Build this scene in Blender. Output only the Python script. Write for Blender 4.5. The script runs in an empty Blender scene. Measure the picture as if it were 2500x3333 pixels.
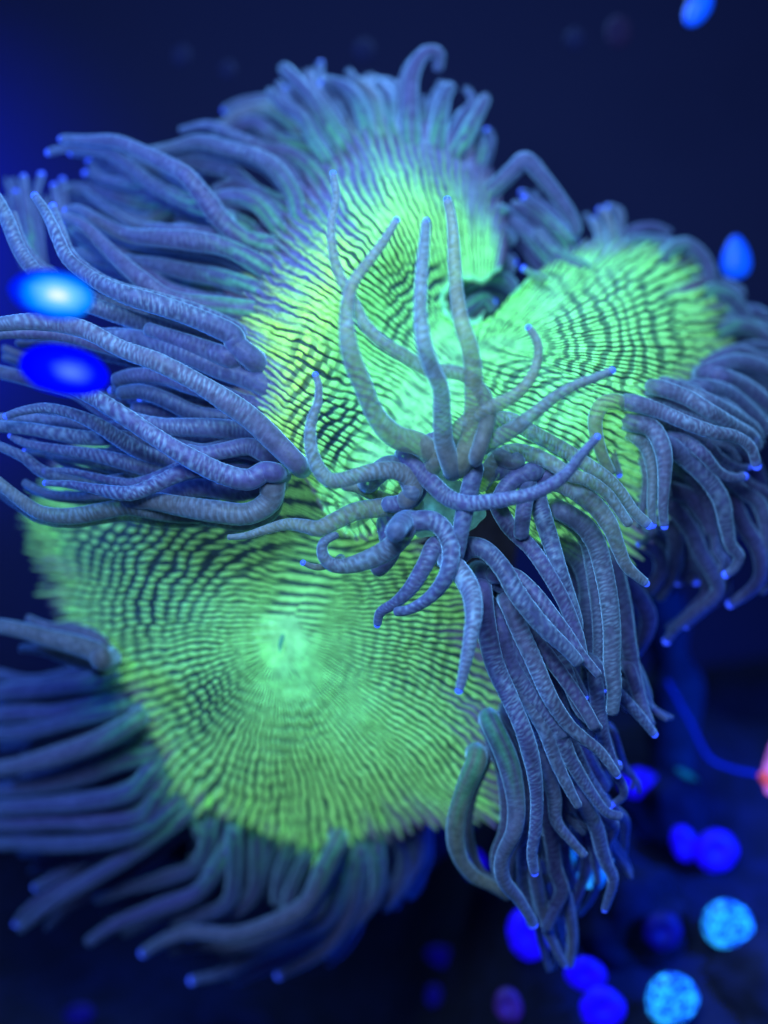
import bpy, math, random
import numpy as np
from mathutils import Vector, Matrix

random.seed(7)
rng = np.random.default_rng(11)
scene = bpy.context.scene
col = scene.collection

# ------------------------------------------------------------------ camera, world, light, exposure
D0 = 30.0                                   # camera distance to the main plane (1 unit ~ 1 cm)
cam = bpy.data.objects.new('camera', bpy.data.cameras.new('camera'))
col.objects.link(cam)
cam.location = (0, -D0, 0)
cam.rotation_euler = (math.radians(90), 0, 0)
cam.data.sensor_fit = 'VERTICAL'
cam.data.angle = 2 * math.atan(11.11 / D0)
cam.data.clip_start = 0.5
cam.data.clip_end = 400
cam.data.dof.use_dof = True
cam.data.dof.focus_distance = D0 - 1.7
# aperture diameter in scene units = lens[mm]/1000 / fstop
cam.data.dof.aperture_fstop = (cam.data.lens / 1000.0) / 1.0
scene.camera = cam

world = bpy.data.worlds.new('World')
scene.world = world
world.use_nodes = True
bg = world.node_tree.nodes['Background']
bg.inputs[0].default_value = (0.10, 0.18, 0.85, 1)
bg.inputs[1].default_value = 0.07
scene.view_settings.view_transform = 'Standard'
scene.view_settings.look = 'None'
scene.view_settings.exposure = 0.15
scene.view_settings.gamma = 1
scene.cycles.max_bounces = 6
scene.cycles.transparent_max_bounces = 24
scene.cycles.use_denoising = True


def lamp(name, loc, target, color, power, size, kind='AREA', spread=None, blend=None, angle=None):
    l = bpy.data.lights.new(name, kind)
    l.color = color
    l.energy = power
    if kind == 'AREA':
        l.shape = 'DISK'
        l.size = size
        if spread:
            l.spread = math.radians(spread)
    elif kind == 'SPOT':
        l.shadow_soft_size = size
        l.spot_size = math.radians(angle)
        l.spot_blend = blend
    else:
        l.shadow_soft_size = size
    o = bpy.data.objects.new(name, l)
    o.location = loc
    o.rotation_euler = (Vector(target) - Vector(loc)).to_track_quat('-Z', 'Y').to_euler()
    col.objects.link(o)
    return o


lamp('tank_light', (3, -13, 23), (1, 0, 1), (0.30, 0.66, 1.0), 4600, 8)
lamp('front_fill', (-3, -19, 9.2), (0, 0, 0), (0.34, 0.62, 1.0), 5600, 8)  # unseen fill added from the camera side
lamp('rear_fill', (2, 17, 20), (0, 0, 2), (0.16, 0.42, 1.0), 2400, 9, spread=120)  # unseen lamp added behind for bright tentacle rims
lamp('side_light', (-24, -6, 7), (-4, 0, 2), (0.05, 0.22, 1.0), 3600, 6)
lamp('wall_fill', (-24, 12, 10), (-22, 24, 10), (0.0, 0.02, 1.0), 2600, 3, spread=80)  # unseen lamp added to brighten the left of the back wall
lamp('reef_fill', (20, -4, -3), (10, 9, -11), (0.0, 0.08, 1.0), 2000, 4, spread=90)  # unseen blue lamp added to brighten the lower right reef

# ------------------------------------------------------------------ pixel traces -> world
# every trace is given in one of these picture frames: (origin x, origin y, scale to source pixels)
TILE = {1: (0, 0, .75347), 2: (1250, 0, .75347), 3: (0, 1111, .75347), 4: (1250, 1111, .75347),
        5: (0, 2222, .75347), 6: (1250, 2222, .75347), 'F': (0, 0, 1.507),
        'a': (750, 450, .5425), 'b': (700, 1050, .4822), 'c': (1500, 800, .5425)}


def src(tile, pts):
    ox, oy, s = TILE[tile]
    p = np.asarray(pts, float)
    return np.stack([ox + p[:, 0] * s, oy + p[:, 1] * s], 1)


def world_pts(sx, sy, d):
    """source pixel + distance d in front of the main plane -> world coordinates"""
    s = (D0 - d) / D0
    return np.stack([(sx - 1250) / 150 * s, -d + 0 * sx, (1666.5 - sy) / 150 * s], -1)


def P(fx, fy, d):
    return Vector(world_pts(np.array(fx * 1.507), np.array(fy * 1.507), np.array(float(d))))


# ------------------------------------------------------------------ noise
PERM = rng.permutation(512)
VAL = rng.random(512)


def noise2(x, y, seed=0):
    xi = np.floor(x).astype(int); yi = np.floor(y).astype(int)
    xf = x - xi; yf = y - yi
    u = xf * xf * (3 - 2 * xf); v = yf * yf * (3 - 2 * yf)

    def h(a, b):
        return VAL[(PERM[(PERM[(a + seed * 37) & 511] + b) & 511] + seed * 101) & 511]
    return (h(xi, yi) * (1 - u) + h(xi + 1, yi) * u) * (1 - v) + (h(xi, yi + 1) * (1 - u) + h(xi + 1, yi + 1) * u) * v


def fbm(x, y, seed=0, o=3):
    a = 0; w = 0.5; t = 0
    for k in range(o):
        a = a + w * noise2(x * 2 ** k, y * 2 ** k, seed + k); t += w; w *= .5
    return a / t


def sstep(a, b, x):
    t = np.clip((x - a) / (b - a), 0, 1)
    return t * t * (3 - 2 * t)


def catmull(pts, n, closed=False):
    """n samples spread over a Catmull-Rom curve through pts (any dimension)"""
    p = np.asarray(pts, float)
    k = len(p)
    if closed:
        t = np.linspace(0, k, n, endpoint=False)
        i = np.floor(t).astype(int); f = (t - i)[:, None]
        p0, p1, p2, p3 = p[(i - 1) % k], p[i % k], p[(i + 1) % k], p[(i + 2) % k]
    else:
        q = np.vstack([2 * p[0] - p[1], p, 2 * p[-1] - p[-2]])
        t = np.linspace(0, k - 1, n)
        i = np.minimum(np.floor(t).astype(int), k - 2); f = (t - i)[:, None]
        p0, p1, p2, p3 = q[i], q[i + 1], q[i + 2], q[i + 3]
    return 0.5 * ((2 * p1) + (-p0 + p2) * f + (2 * p0 - 5 * p1 + 4 * p2 - p3) * f ** 2 + (-p0 + 3 * p1 - 3 * p2 + p3) * f ** 3)


# ------------------------------------------------------------------ materials
def mat(name):
    m = bpy.data.materials.new(name)
    m.use_nodes = True
    nt = m.node_tree
    return m, nt, nt.nodes['Principled BSDF'], nt.nodes['Material Output']


def node(nt, kind, **kw):
    n = nt.nodes.new(kind)
    for k, v in kw.items():
        setattr(n, k, v)
    return n


def flesh(name, glow, rough, bump, see=0.0, sheen=0.0, sheen_col=(0.3, 0.6, 1, 1), trans=0.0, fine=9.0):
    m, nt, b, out = mat(name)
    at = node(nt, 'ShaderNodeAttribute', attribute_name='pigment')
    tc = node(nt, 'ShaderNodeTexCoord')
    nz = node(nt, 'ShaderNodeTexNoise'); nz.inputs['Scale'].default_value = fine; nz.inputs['Detail'].default_value = 6
    nt.links.new(tc.outputs['Object'], nz.inputs['Vector'])
    mr = node(nt, 'ShaderNodeMapRange'); mr.inputs[1].default_value = .3; mr.inputs[2].default_value = .7
    mr.inputs[3].default_value = .72; mr.inputs[4].default_value = 1.2
    nt.links.new(nz.outputs['Fac'], mr.inputs[0])
    mx = node(nt, 'ShaderNodeMix', data_type='RGBA', blend_type='MULTIPLY'); mx.inputs[0].default_value = 1
    nt.links.new(at.outputs['Color'], mx.inputs[6]); nt.links.new(mr.outputs[0], mx.inputs[7])
    nt.links.new(mx.outputs[2], b.inputs['Base Color'])
    b.inputs['Roughness'].default_value = rough
    b.inputs['Specular IOR Level'].default_value = .25
    if glow:
        nt.links.new(mx.outputs[2], b.inputs['Emission Color'])
        b.inputs['Emission Strength'].default_value = glow
    b.inputs['Sheen Weight'].default_value = sheen
    b.inputs['Sheen Roughness'].default_value = .35
    b.inputs['Sheen Tint'].default_value = sheen_col
    bp = node(nt, 'ShaderNodeBump'); bp.inputs['Strength'].default_value = bump; bp.inputs['Distance'].default_value = .05
    nt.links.new(nz.outputs['Fac'], bp.inputs['Height']); nt.links.new(bp.outputs[0], b.inputs['Normal'])
    last = b.outputs[0]
    if trans:
        tr = node(nt, 'ShaderNodeBsdfTranslucent')
        nt.links.new(mx.outputs[2], tr.inputs['Color'])
        ms = node(nt, 'ShaderNodeMixShader'); ms.inputs[0].default_value = trans
        nt.links.new(last, ms.inputs[1]); nt.links.new(tr.outputs[0], ms.inputs[2]); last = ms.outputs[0]
    if sheen:
        sh = node(nt, 'ShaderNodeBsdfSheen'); sh.inputs['Color'].default_value = (.36, .60, .85, 1); sh.inputs['Roughness'].default_value = .42
        nt.links.new(bp.outputs[0], sh.inputs['Normal'])
        ads = node(nt, 'ShaderNodeAddShader')
        nt.links.new(last, ads.inputs[0]); nt.links.new(sh.outputs[0], ads.inputs[1]); last = ads.outputs[0]
    if see:
        tp = node(nt, 'ShaderNodeBsdfTransparent'); tp.inputs[0].default_value = (.92, 1.0, .72, 1)
        at2 = node(nt, 'ShaderNodeAttribute', attribute_name='clear')
        mu = node(nt, 'ShaderNodeMath', operation='MULTIPLY'); mu.inputs[1].default_value = see
        nt.links.new(at2.outputs['Fac'], mu.inputs[0])
        ms = node(nt, 'ShaderNodeMixShader')
        nt.links.new(mu.outputs[0], ms.inputs[0])
        nt.links.new(last, ms.inputs[1]); nt.links.new(tp.outputs[0], ms.inputs[2]); last = ms.outputs[0]
    nt.links.new(last, out.inputs[0])
    return m


def plain(name, color, rough=.6, emit=None, strength=0, noise=None):
    m, nt, b, out = mat(name)
    b.inputs['Base Color'].default_value = (*color, 1)
    b.inputs['Roughness'].default_value = rough
    if emit:
        b.inputs['Emission Color'].default_value = (*emit, 1)
        b.inputs['Emission Strength'].default_value = strength
    if noise:
        tc = node(nt, 'ShaderNodeTexCoord')
        nz = node(nt, 'ShaderNodeTexNoise'); nz.inputs['Scale'].default_value = noise; nz.inputs['Detail'].default_value = 5
        nt.links.new(tc.outputs['Object'], nz.inputs['Vector'])
        mr = node(nt, 'ShaderNodeMapRange'); mr.inputs[1].default_value = .3; mr.inputs[2].default_value = .7
        mr.inputs[3].default_value = .35; mr.inputs[4].default_value = 1.3
        nt.links.new(nz.outputs['Fac'], mr.inputs[0])
        mx = node(nt, 'ShaderNodeMix', data_type='RGBA', blend_type='MULTIPLY'); mx.inputs[0].default_value = 1
        mx.inputs[6].default_value = (*color, 1); nt.links.new(mr.outputs[0], mx.inputs[7])
        nt.links.new(mx.outputs[2], b.inputs['Base Color'])
        if emit:
            mx2 = node(nt, 'ShaderNodeMix', data_type='RGBA', blend_type='MULTIPLY'); mx2.inputs[0].default_value = 1
            mx2.inputs[6].default_value = (*emit, 1); nt.links.new(mr.outputs[0], mx2.inputs[7])
            nt.links.new(mx2.outputs[2], b.inputs['Emission Color'])
        bp = node(nt, 'ShaderNodeBump'); bp.inputs['Strength'].default_value = .5
        nt.links.new(nz.outputs['Fac'], bp.inputs['Height']); nt.links.new(bp.outputs[0], b.inputs['Normal'])
    return m


M_DISC = flesh('fluorescent_disc', .46, .5, .25, fine=5)
M_TENT = flesh('tentacle_flesh', 0.0, .40, .35, see=1.0, sheen=1.0, sheen_col=(.45, .75, 1, 1), trans=.34, fine=7)
M_TIP = plain('tentacle_tip', (.05, .12, .9), .3, (.03, .09, 1.0), 1.15)
M_ROCK = plain('dark_rock', (.006, .008, .045), .9, noise=1.3)
M_WALL = plain('back_wall', (.008, .008, .07), .8)

# ------------------------------------------------------------------ mesh helpers
def grid_mesh(name, V, m, closed_u=True, parent=None, attrs=None, cap_end=False):
    """V: (nu, nv, 3) vertices; u wraps round when closed_u"""
    nu, nv, _ = V.shape
    idx = np.arange(nu * nv).reshape(nu, nv)
    a = idx if closed_u else idx[:-1]
    b = np.roll(idx, -1, 0) if closed_u else idx[1:]
    q = np.stack([a[:, :-1], b[:, :-1], b[:, 1:], a[:, 1:]], -1).reshape(-1, 4)
    me = bpy.data.meshes.new(name)
    me.vertices.add(nu * nv)
    me.vertices.foreach_set('co', V.reshape(-1).astype(np.float32))
    nf = len(q)
    me.loops.add(nf * 4)
    me.loops.foreach_set('vertex_index', q.reshape(-1).astype(np.int32))
    me.polygons.add(nf)
    me.polygons.foreach_set('loop_start', np.arange(0, nf * 4, 4, dtype=np.int32))
    me.polygons.foreach_set('use_smooth', np.ones(nf, bool))
    me.update(calc_edges=True)
    for k, arr in (attrs or {}).items():
        if arr.ndim == 3:
            at = me.attributes.new(k, 'FLOAT_COLOR', 'POINT')
            c = np.ones((nu * nv, 4), np.float32); c[:, :3] = arr.reshape(-1, 3)
            at.data.foreach_set('color', c.reshape(-1))
        else:
            at = me.attributes.new(k, 'FLOAT', 'POINT')
            at.data.foreach_set('value', arr.reshape(-1).astype(np.float32))
    me.materials.append(m)
    o = bpy.data.objects.new(name, me)
    col.objects.link(o)
    if parent:
        o.parent = parent
    return o


def tag(o, label=None, cat=None, group=None, kind=None):
    if label: o['label'] = label
    if cat: o['category'] = cat
    if group: o['group'] = group
    if kind: o['kind'] = kind
    return o


def empty(name, loc, label, cat, group=None):
    o = bpy.data.objects.new(name, None)
    o.empty_display_size = .2
    o.location = loc
    col.objects.link(o)
    return tag(o, label, cat, group)


def adopt(o, parent):
    """parent keeping the world place (parents here are only moved, never turned)"""
    o.parent = parent
    off = Vector(parent.location)
    q = parent.parent
    while q:
        off += Vector(q.location); q = q.parent
    o.location = Vector(o.location) - off
    return o


def frames(c):
    t = np.gradient(c, axis=0)
    t /= np.linalg.norm(t, axis=1)[:, None] + 1e-9
    n = np.zeros_like(t); b = np.zeros_like(t)
    ref = np.array([0, -1, 0.0])
    v = ref - t[0] * (ref @ t[0])
    if np.linalg.norm(v) < .2:
        ref = np.array([0.3, 0, 1.0]); v = ref - t[0] * (ref @ t[0])
    v /= np.linalg.norm(v)
    for i in range(len(c)):
        v = v - t[i] * (v @ t[i]); v /= np.linalg.norm(v) + 1e-9
        n[i] = v; b[i] = np.cross(t[i], v)
    return t, n, b


def tube(name, c, r, m, seg=12, parent=None, attrs=None, disp=None):
    """closed tapered tube along c (n,3) with radii r (n,); both ends pulled shut"""
    t, n, b = frames(c)
    a = np.linspace(0, 2 * math.pi, seg, endpoint=False)
    R = r[:, None] * (1 + (disp if disp is not None else 0))
    V = c[:, None, :] + R[..., None] * (np.cos(a)[None, :, None] * n[:, None, :] + np.sin(a)[None, :, None] * b[:, None, :])
    V = V.transpose(1, 0, 2)
    if attrs:
        attrs = {k: v.swapaxes(0, 1) for k, v in attrs.items()}
    return grid_mesh(name, V, m, True, parent, attrs)


def ellipsoid(name, loc, rad, m, nu=24, nv=14, rot=None, parent=None, bump=0, seed=0, freq=2.0, attr=None):
    u = np.linspace(0, 2 * math.pi, nu, endpoint=False)
    v = np.linspace(0, math.pi, nv)
    U, W = np.meshgrid(u, v, indexing='ij')
    d = np.stack([np.sin(W) * np.cos(U), np.cos(W) * -1, np.sin(W) * np.sin(U)], -1)
    k = 1.0
    if bump:
        k = 1 + bump * (fbm(d[..., 0] * freq + 9 + seed, d[..., 2] * freq + 9, seed) + fbm(d[..., 1] * freq + 5, d[..., 0] * freq + 4 + seed, seed + 3) - 1)
        k = np.asarray(k); k[:, 0] = k[:, 0].mean(); k[:, -1] = k[:, -1].mean()
        k = k[..., None]
    V = d * k * np.array(rad)
    if rot is not None:
        Rm = np.array(rot.to_matrix())
        V = V @ Rm.T
    at = {'pigment': attr(d)} if attr else None
    o = grid_mesh(name, V, m, True, None, at)
    o.location = loc
    if parent:
        adopt(o, parent)
    return o


# ------------------------------------------------------------------ the setting
def flat_box(name, x0, x1, y0, y1, z0, z1, m):
    v = [(x, y, z) for x in (x0, x1) for y in (y0, y1) for z in (z0, z1)]
    f = [(0, 1, 3, 2), (4, 6, 7, 5), (0, 4, 5, 1), (2, 3, 7, 6), (0, 2, 6, 4), (1, 5, 7, 3)]
    me = bpy.data.meshes.new(name); me.from_pydata(v, [], f); me.materials.append(m)
    o = bpy.data.objects.new(name, me); col.objects.link(o)
    return o


tag(flat_box('tank_wall', -60, 60, 26, 27, -26, 50, M_WALL), kind='structure')

gx = np.linspace(-45, 45, 140); gy = np.linspace(-6, 25.9, 60)
GX, GY = np.meshgrid(gx, gy, indexing='ij')


def seabed_z(x, y):
    m = sstep(0, 5, x)                       # a rocky slope rises on the right
    flat = -21 + 7.5 * np.clip((y + 2) / 26, 0, 1) ** .8 * (1 - .35 * np.exp(-((x - 2) / 6) ** 2))
    slope = -16.5 + 9.5 * np.clip((y - 2.5) / 10, 0, 1)
    return flat * (1 - m) + slope * m + 1.6 * (fbm(x * .22 + 40, y * .22 + 40, 4, 4) - .5) * 2


tag(grid_mesh('seabed', np.stack([GX, GY, seabed_z(GX, GY)], -1), M_ROCK, False), kind='structure')


def seat(fx, fy, lift=.5):
    """depth at which the sight line through a traced point meets the bed or the back of the tank"""
    for d in np.arange(-2, -25, -.1):
        q = P(fx, fy, d)
        if q.z < seabed_z(np.array([q.x]), np.array([q.y]))[0]:
            return d + lift
    return -15.0


# ------------------------------------------------------------------ the coral
coral = empty('coral', (0, 6.5, -9.0),
              'large fleshy coral with folded glowing green ribbed disc and long violet blue tentacles', 'coral')
CB = Vector(coral.location)


def rbf(ctrl):
    c = np.array(ctrl, float)
    xy = c[:, :2] / 400; z = c[:, 2]
    n = len(c)

    def phi(r):
        return np.where(r > 1e-9, r * r * np.log(r + 1e-12), 0)
    A = phi(np.linalg.norm(xy[:, None] - xy[None], axis=2)) + np.eye(n) * .012
    Pm = np.hstack([np.ones((n, 1)), xy])
    K = np.block([[A, Pm], [Pm.T, np.zeros((3, 3))]])
    w = np.linalg.solve(K, np.concatenate([z, np.zeros(3)]))

    def f(x, y):
        q = np.stack([x.ravel() / 400, y.ravel() / 400], 1)
        r = np.zeros(len(q))
        for i in range(n):
            r += w[i] * phi(np.hypot(q[:, 0] - xy[i, 0], q[:, 1] - xy[i, 1]))
        r += w[n] + w[n + 1] * q[:, 0] + w[n + 2] * q[:, 1]
        return r.reshape(x.shape)
    return f


GREEN = np.array([.24, .90, .27]); LIME = np.array([.50, .95, .12]); MINT = np.array([.27, .92, .35])
DARK = np.array([.014, .045, .07]); VIOLET = np.array([.095, .12, .30])


def snap(c, spine):
    f = catmull(np.array(spine, float), 400)
    return f[np.argmin(((c[:, None] - f[None]) ** 2).sum(2), 1)]


def oral_disc(name, pairs, spine, depth, nt_, ns, spacing, seed, lime=None, dark=None, band=30.0, bend=None, dut=.12, keep=.5, mouth=None, bk=.75, pit=None):
    pr = np.array(pairs, float)                          # cx cy rx ry green-extent
    T = catmull(pr, nt_, True)
    C = snap(T[:, :2], spine)
    for _ in range(30):
        C = (np.roll(C, 1, 0) + 2 * C + np.roll(C, -1, 0)) / 4
    C = snap(C, spine)
    R, G = T[:, 2:4], np.clip(T[:, 4], .3, 1.2)
    mid = C + .62 * (R - C)
    seg = np.linalg.norm(np.roll(mid, -1, 0) - mid, axis=1)
    arc = np.concatenate([[0], np.cumsum(seg)[:-1]])
    total = seg.sum(); nr = round(total / spacing)
    ph = arc / total * nr                               # rib number, whole round the disc
    s = np.concatenate([np.linspace(0, 1, ns - 16) ** .92, 1 + np.linspace(.02, .34, 16)])
    S = np.broadcast_to(s[None], (nt_, ns)); PH = np.broadcast_to(ph[:, None], (nt_, ns))
    L = np.linalg.norm(R - C, axis=1)[:, None]
    # scalloped rim: tongues that run out into the tentacle bases
    tongue = .048 * (np.cos(ph * 2 * math.pi) * (.4 + noise2(ph * .5, ph * 0 + 6.1, seed))) + .006 * np.sin(ph * 2 * math.pi / 4.3 + 2 * np.sin(ph * .21)) + .030 * (noise2(ph * 1.1, ph * 0 + 3.3, seed) - .5) * 2 + .03 * (noise2(ph * .12, ph * 0 + 5.3, seed) - .5) * 2
    Sx = np.minimum(S, 1.0) * (1 + tongue[:, None] * sstep(.6, 1, S))
    back = np.clip(S - 1, 0, 1)
    Sx = Sx * (1 - back * 1.4 * (back > 0))
    X = C[:, 0:1] + (R - C)[:, 0:1] * Sx
    Y = C[:, 1:2] + (R - C)[:, 1:2] * Sx
    if bend is not None:
        dx, dy = bend(X, Y); X = X + dx; Y = Y + dy
    dist = S * L
    dband = dist if mouth is None else np.hypot(X - mouth[0], (Y - mouth[1]) * 1.06) + .15 * dist
    # wavering rib phase
    wv = .42 * (fbm(X / 60, Y / 60, seed + 1, 3) - .5) * 2 + 1.5 * (fbm(X / 170, Y / 170, seed + 61, 2) - .5) * 2 + .22 * (noise2(X / 17, Y / 17, seed + 2) - .5) * 2
    fade = sstep(.02, .16, S)
    w1 = PH + wv * fade
    rib1 = .5 + .5 * np.cos(2 * math.pi * w1)
    rib2 = .5 + .5 * np.cos(2 * math.pi * w1 * .5)
    # near the centre twice as few ribs
    kk = sstep(90, 190, dist + 60 * (noise2(PH * .5, PH * 0, seed + 9) - .5)) if False else sstep(20, 110, dist)
    rib = rib1 * kk + rib2 * (1 - kk)
    irregular = noise2(np.floor(w1 + .5) * 3.7, S * 9, seed + 4)
    duty = dut + .20 * irregular + .14 * (fbm(X / 120, Y / 120, seed + 6, 2) - .5)
    ribp = sstep(duty, duty + .34, rib)
    ribp = 1 - (1 - ribp) * (1 - keep * sstep(.45, .75, noise2(np.floor(w1) * 2.3, dist / 55, seed + 31)))
    # growth bands round the centre, broken up from rib to rib
    jag = .5 * (noise2(np.floor(w1 + .5) * 1.9, dist / 130, seed + 5) - .5) + 2.4 * (fbm(X / 140, Y / 140, seed + 7, 3) - .5)
    bp = .5 + .5 * np.cos(2 * math.pi * (dband / band + jag))
    bstr = sstep(.36, .60, fbm(X / 130 + 5, Y / 130, seed + 8, 3)) * sstep(.10, .25, S) * (1 - sstep(.78, .95, S / G[:, None]))
    if mouth is not None:
        bstr = bstr * sstep(90, 220, dband)
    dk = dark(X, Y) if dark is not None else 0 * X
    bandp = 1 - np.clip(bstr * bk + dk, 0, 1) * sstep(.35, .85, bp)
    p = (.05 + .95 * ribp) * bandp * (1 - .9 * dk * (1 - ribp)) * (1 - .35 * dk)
    soft = .75 * (1 - sstep(.03, .15, S)) if mouth is None else 1 - sstep(30, 85, np.hypot(X - mouth[0], Y - mouth[1]) + 40 * (noise2(X / 30, Y / 30, seed + 41) - .5))                       # smooth pale flesh near the centre line
    mott = .74 + .26 * sstep(.35, .6, fbm(X / 26, Y / 26, seed + 12, 3)) if mouth is not None else .30 + .55 * sstep(.30, .65, fbm(X / 20, Y / 20, seed + 12, 3)) + .15 * rib2
    p = p * (1 - soft) + soft * mott
    # green runs out along single ribs towards the rim
    cut = G[:, None] + .26 * (noise2(PH * .8, PH * 0 + 1.5, seed + 13) - .5) + .10 * (noise2(PH * .23, PH * 0 + 8.5, seed + 14) - .5)
    g = 1 - sstep(cut - .15, cut + .10, S)
    streak = (1 - sstep(cut + .0, cut + .34, S)) * sstep(.5, .8, rib) * .6
    G0 = GREEN if mouth is None else np.array([.25, .92, .26])
    base = G0 + (MINT - G0) * (soft + .5 * fbm(X / 200, Y / 200, seed + 15, 2))[..., None].clip(0, 1)
    if lime is not None:
        base = base + (LIME - base) * lime(X, Y)[..., None] * (.4 + .6 * fbm(X / 26, Y / 26, seed + 16, 2))[..., None]
    pig = DARK + (base - DARK) * p[..., None]
    vio = VIOLET * (.75 + .5 * fbm(X / 30, Y / 30, seed + 17, 3))[..., None]
    vio = vio + (base * .6 - vio) * streak[..., None]
    pig = vio + (pig - vio) * g[..., None]
    pig = pig + (VIOLET * .5 - pig) * sstep(1.0, 1.06, S)[..., None]
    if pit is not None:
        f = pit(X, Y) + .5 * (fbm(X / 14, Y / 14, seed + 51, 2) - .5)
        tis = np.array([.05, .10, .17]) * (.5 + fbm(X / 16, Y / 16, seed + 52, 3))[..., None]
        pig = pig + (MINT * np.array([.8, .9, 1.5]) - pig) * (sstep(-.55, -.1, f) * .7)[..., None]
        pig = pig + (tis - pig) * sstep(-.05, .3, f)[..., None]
    # relief
    bead = .5 + .5 * np.cos(2 * math.pi * (dist / 21 + 2 * noise2(np.floor(w1 + .5) * 5.1, dist / 300, seed + 18)))
    amp = (.075 + .03 * (lime(X, Y) if lime is not None else 0)) * fade * (.4 + .6 * (1 - sstep(1, 1.1, S)))
    d = depth(X, Y) + amp * (ribp - .5) * (.75 + .5 * bead) - .05 * (1 - bandp) + .25 * (fbm(X / 90, Y / 90, seed + 19, 2) - .5)
    if pit is not None:
        d = d - 3.0 * sstep(-.05, .8, f) + .25 * sstep(-.9, -.1, f) * (1 - sstep(-.1, .2, f))
    d = d + .45 * tongue[:, None] * 6 * sstep(.72, 1, S)      # ruffle
    d = d - 9.0 * back ** .7 * (back > 0) - 1.1 * sstep(.9, 1.0, S) * .6
    V = world_pts(X * 1.507, Y * 1.507, d) - np.array(CB)
    return grid_mesh(name, V, M_DISC, True, coral, {'pigment': pig})


UP = [(745, 1085, 650, 1020, 0.92), (765, 1050, 585, 950, 0.9), (800, 990, 520, 850, 0.79), (840, 920, 490, 740, 0.77), (880, 850, 490, 650, 0.77), (910, 800, 530, 560, 0.77), (935, 760, 590, 480, 0.77), (945, 735, 650, 400, 0.79), (955, 720, 725, 300, 0.81), (965, 710, 810, 260, 0.77), (975, 705, 900, 250, 0.73), (985, 702, 990, 290, 0.73), (993, 702, 1055, 380, 0.75), (1000, 704, 1092, 470, 0.74), (1005, 708, 1092, 545, 0.66), (1010, 712, 1070, 600, 0.62), (1015, 718, 1035, 640, 0.9), (1022, 724, 1025, 690, 1.2), (1030, 726, 1030, 699, 1.2), (1040, 724, 1070, 678, 1.2), (1055, 718, 1108, 632, 1.1), (1065, 720, 1160, 588, 1.0), (1075, 722, 1240, 535, 0.95), (1085, 725, 1340, 525, 0.95), (1095, 730, 1440, 535, 0.93), (1100, 740, 1515, 605, 0.95), (1100, 750, 1560, 690, 0.95), (1095, 765, 1580, 760, 0.95), (1085, 780, 1540, 810, 0.93), (1070, 800, 1460, 850, 0.93), (1050, 825, 1410, 900, 0.92), (1030, 850, 1420, 980, 0.95), (1005, 880, 1425, 1080, 0.95), (980, 910, 1385, 1180, 0.96), (950, 940, 1300, 1235, 0.98), (910, 970, 1190, 1190, 1.0), (870, 1000, 1060, 1085, 0.9), (830, 1030, 935, 1090, 0.9), (790, 1060, 860, 1130, 0.9), (760, 1090, 790, 1165, 0.9), (748, 1100, 720, 1140, 0.9)]
upper_depth = rbf([(745, 1090, .2), (800, 1000, .4), (880, 860, -.2), (950, 740, -.9), (1050, 720, -1.0),
                   (690, 780, 1.2), (690, 900, 1.1), (720, 650, .9), (770, 550, .5), (850, 450, -.5), (770, 780, .0), (760, 900, .3),
                   (520, 850, .0), (500, 700, -.6), (560, 540, -1.6), (640, 420, -2.4), (600, 950, .5), (600, 720, .6),
                   (740, 320, -3.2), (900, 280, -3.6), (1030, 360, -3.6), (880, 620, -1.2), (950, 560, -1.2), (1000, 480, -2.2), (1090, 520, -3.0),
                   (1000, 690, -1.7), (1040, 695, -1.8), (970, 650, -1.9), (1150, 700, -.4), (1250, 690, -.1), (1350, 700, -.5), (1480, 720, -1.9),
                   (1570, 760, -4.2), (1300, 540, -4.0), (1150, 580, -2.6), (1450, 550, -4.8), (1230, 830, .6), (1350, 860, .4), (1430, 900, -.6),
                   (1200, 980, .5), (1330, 1020, -.1), (1420, 1080, -1.3), (1300, 1230, -.6), (1180, 1180, .2), (1100, 880, .1),
                   (950, 950, .9), (1050, 1000, 1.4), (930, 1050, 1.5), (860, 1110, 1.0), (760, 1120, .3)])


def lime_up(x, y):
    return sstep(760, 640, x + .25 * (y - 800)) * sstep(430, 600, y) * .95 + .35 * np.exp(-((x - 860) / 170) ** 2 - ((y - 480) / 110) ** 2)


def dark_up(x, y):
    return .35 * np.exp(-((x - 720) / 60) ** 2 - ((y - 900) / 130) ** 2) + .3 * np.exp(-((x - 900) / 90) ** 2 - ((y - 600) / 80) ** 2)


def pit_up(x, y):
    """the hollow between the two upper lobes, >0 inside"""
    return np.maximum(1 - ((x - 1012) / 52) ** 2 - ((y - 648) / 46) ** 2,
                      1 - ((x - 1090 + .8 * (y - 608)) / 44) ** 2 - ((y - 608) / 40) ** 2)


oral_disc('oral_disc', UP, [(742, 1094), (765, 1060), (805, 1005), (860, 945), (915, 875), (955, 815), (990, 765), (1030, 742), (1065, 738), (1100, 752)], upper_depth, 2000, 190, 15.5, 3, lime_up, dark_up, 30, None, .04, .55, pit=pit_up)

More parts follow.
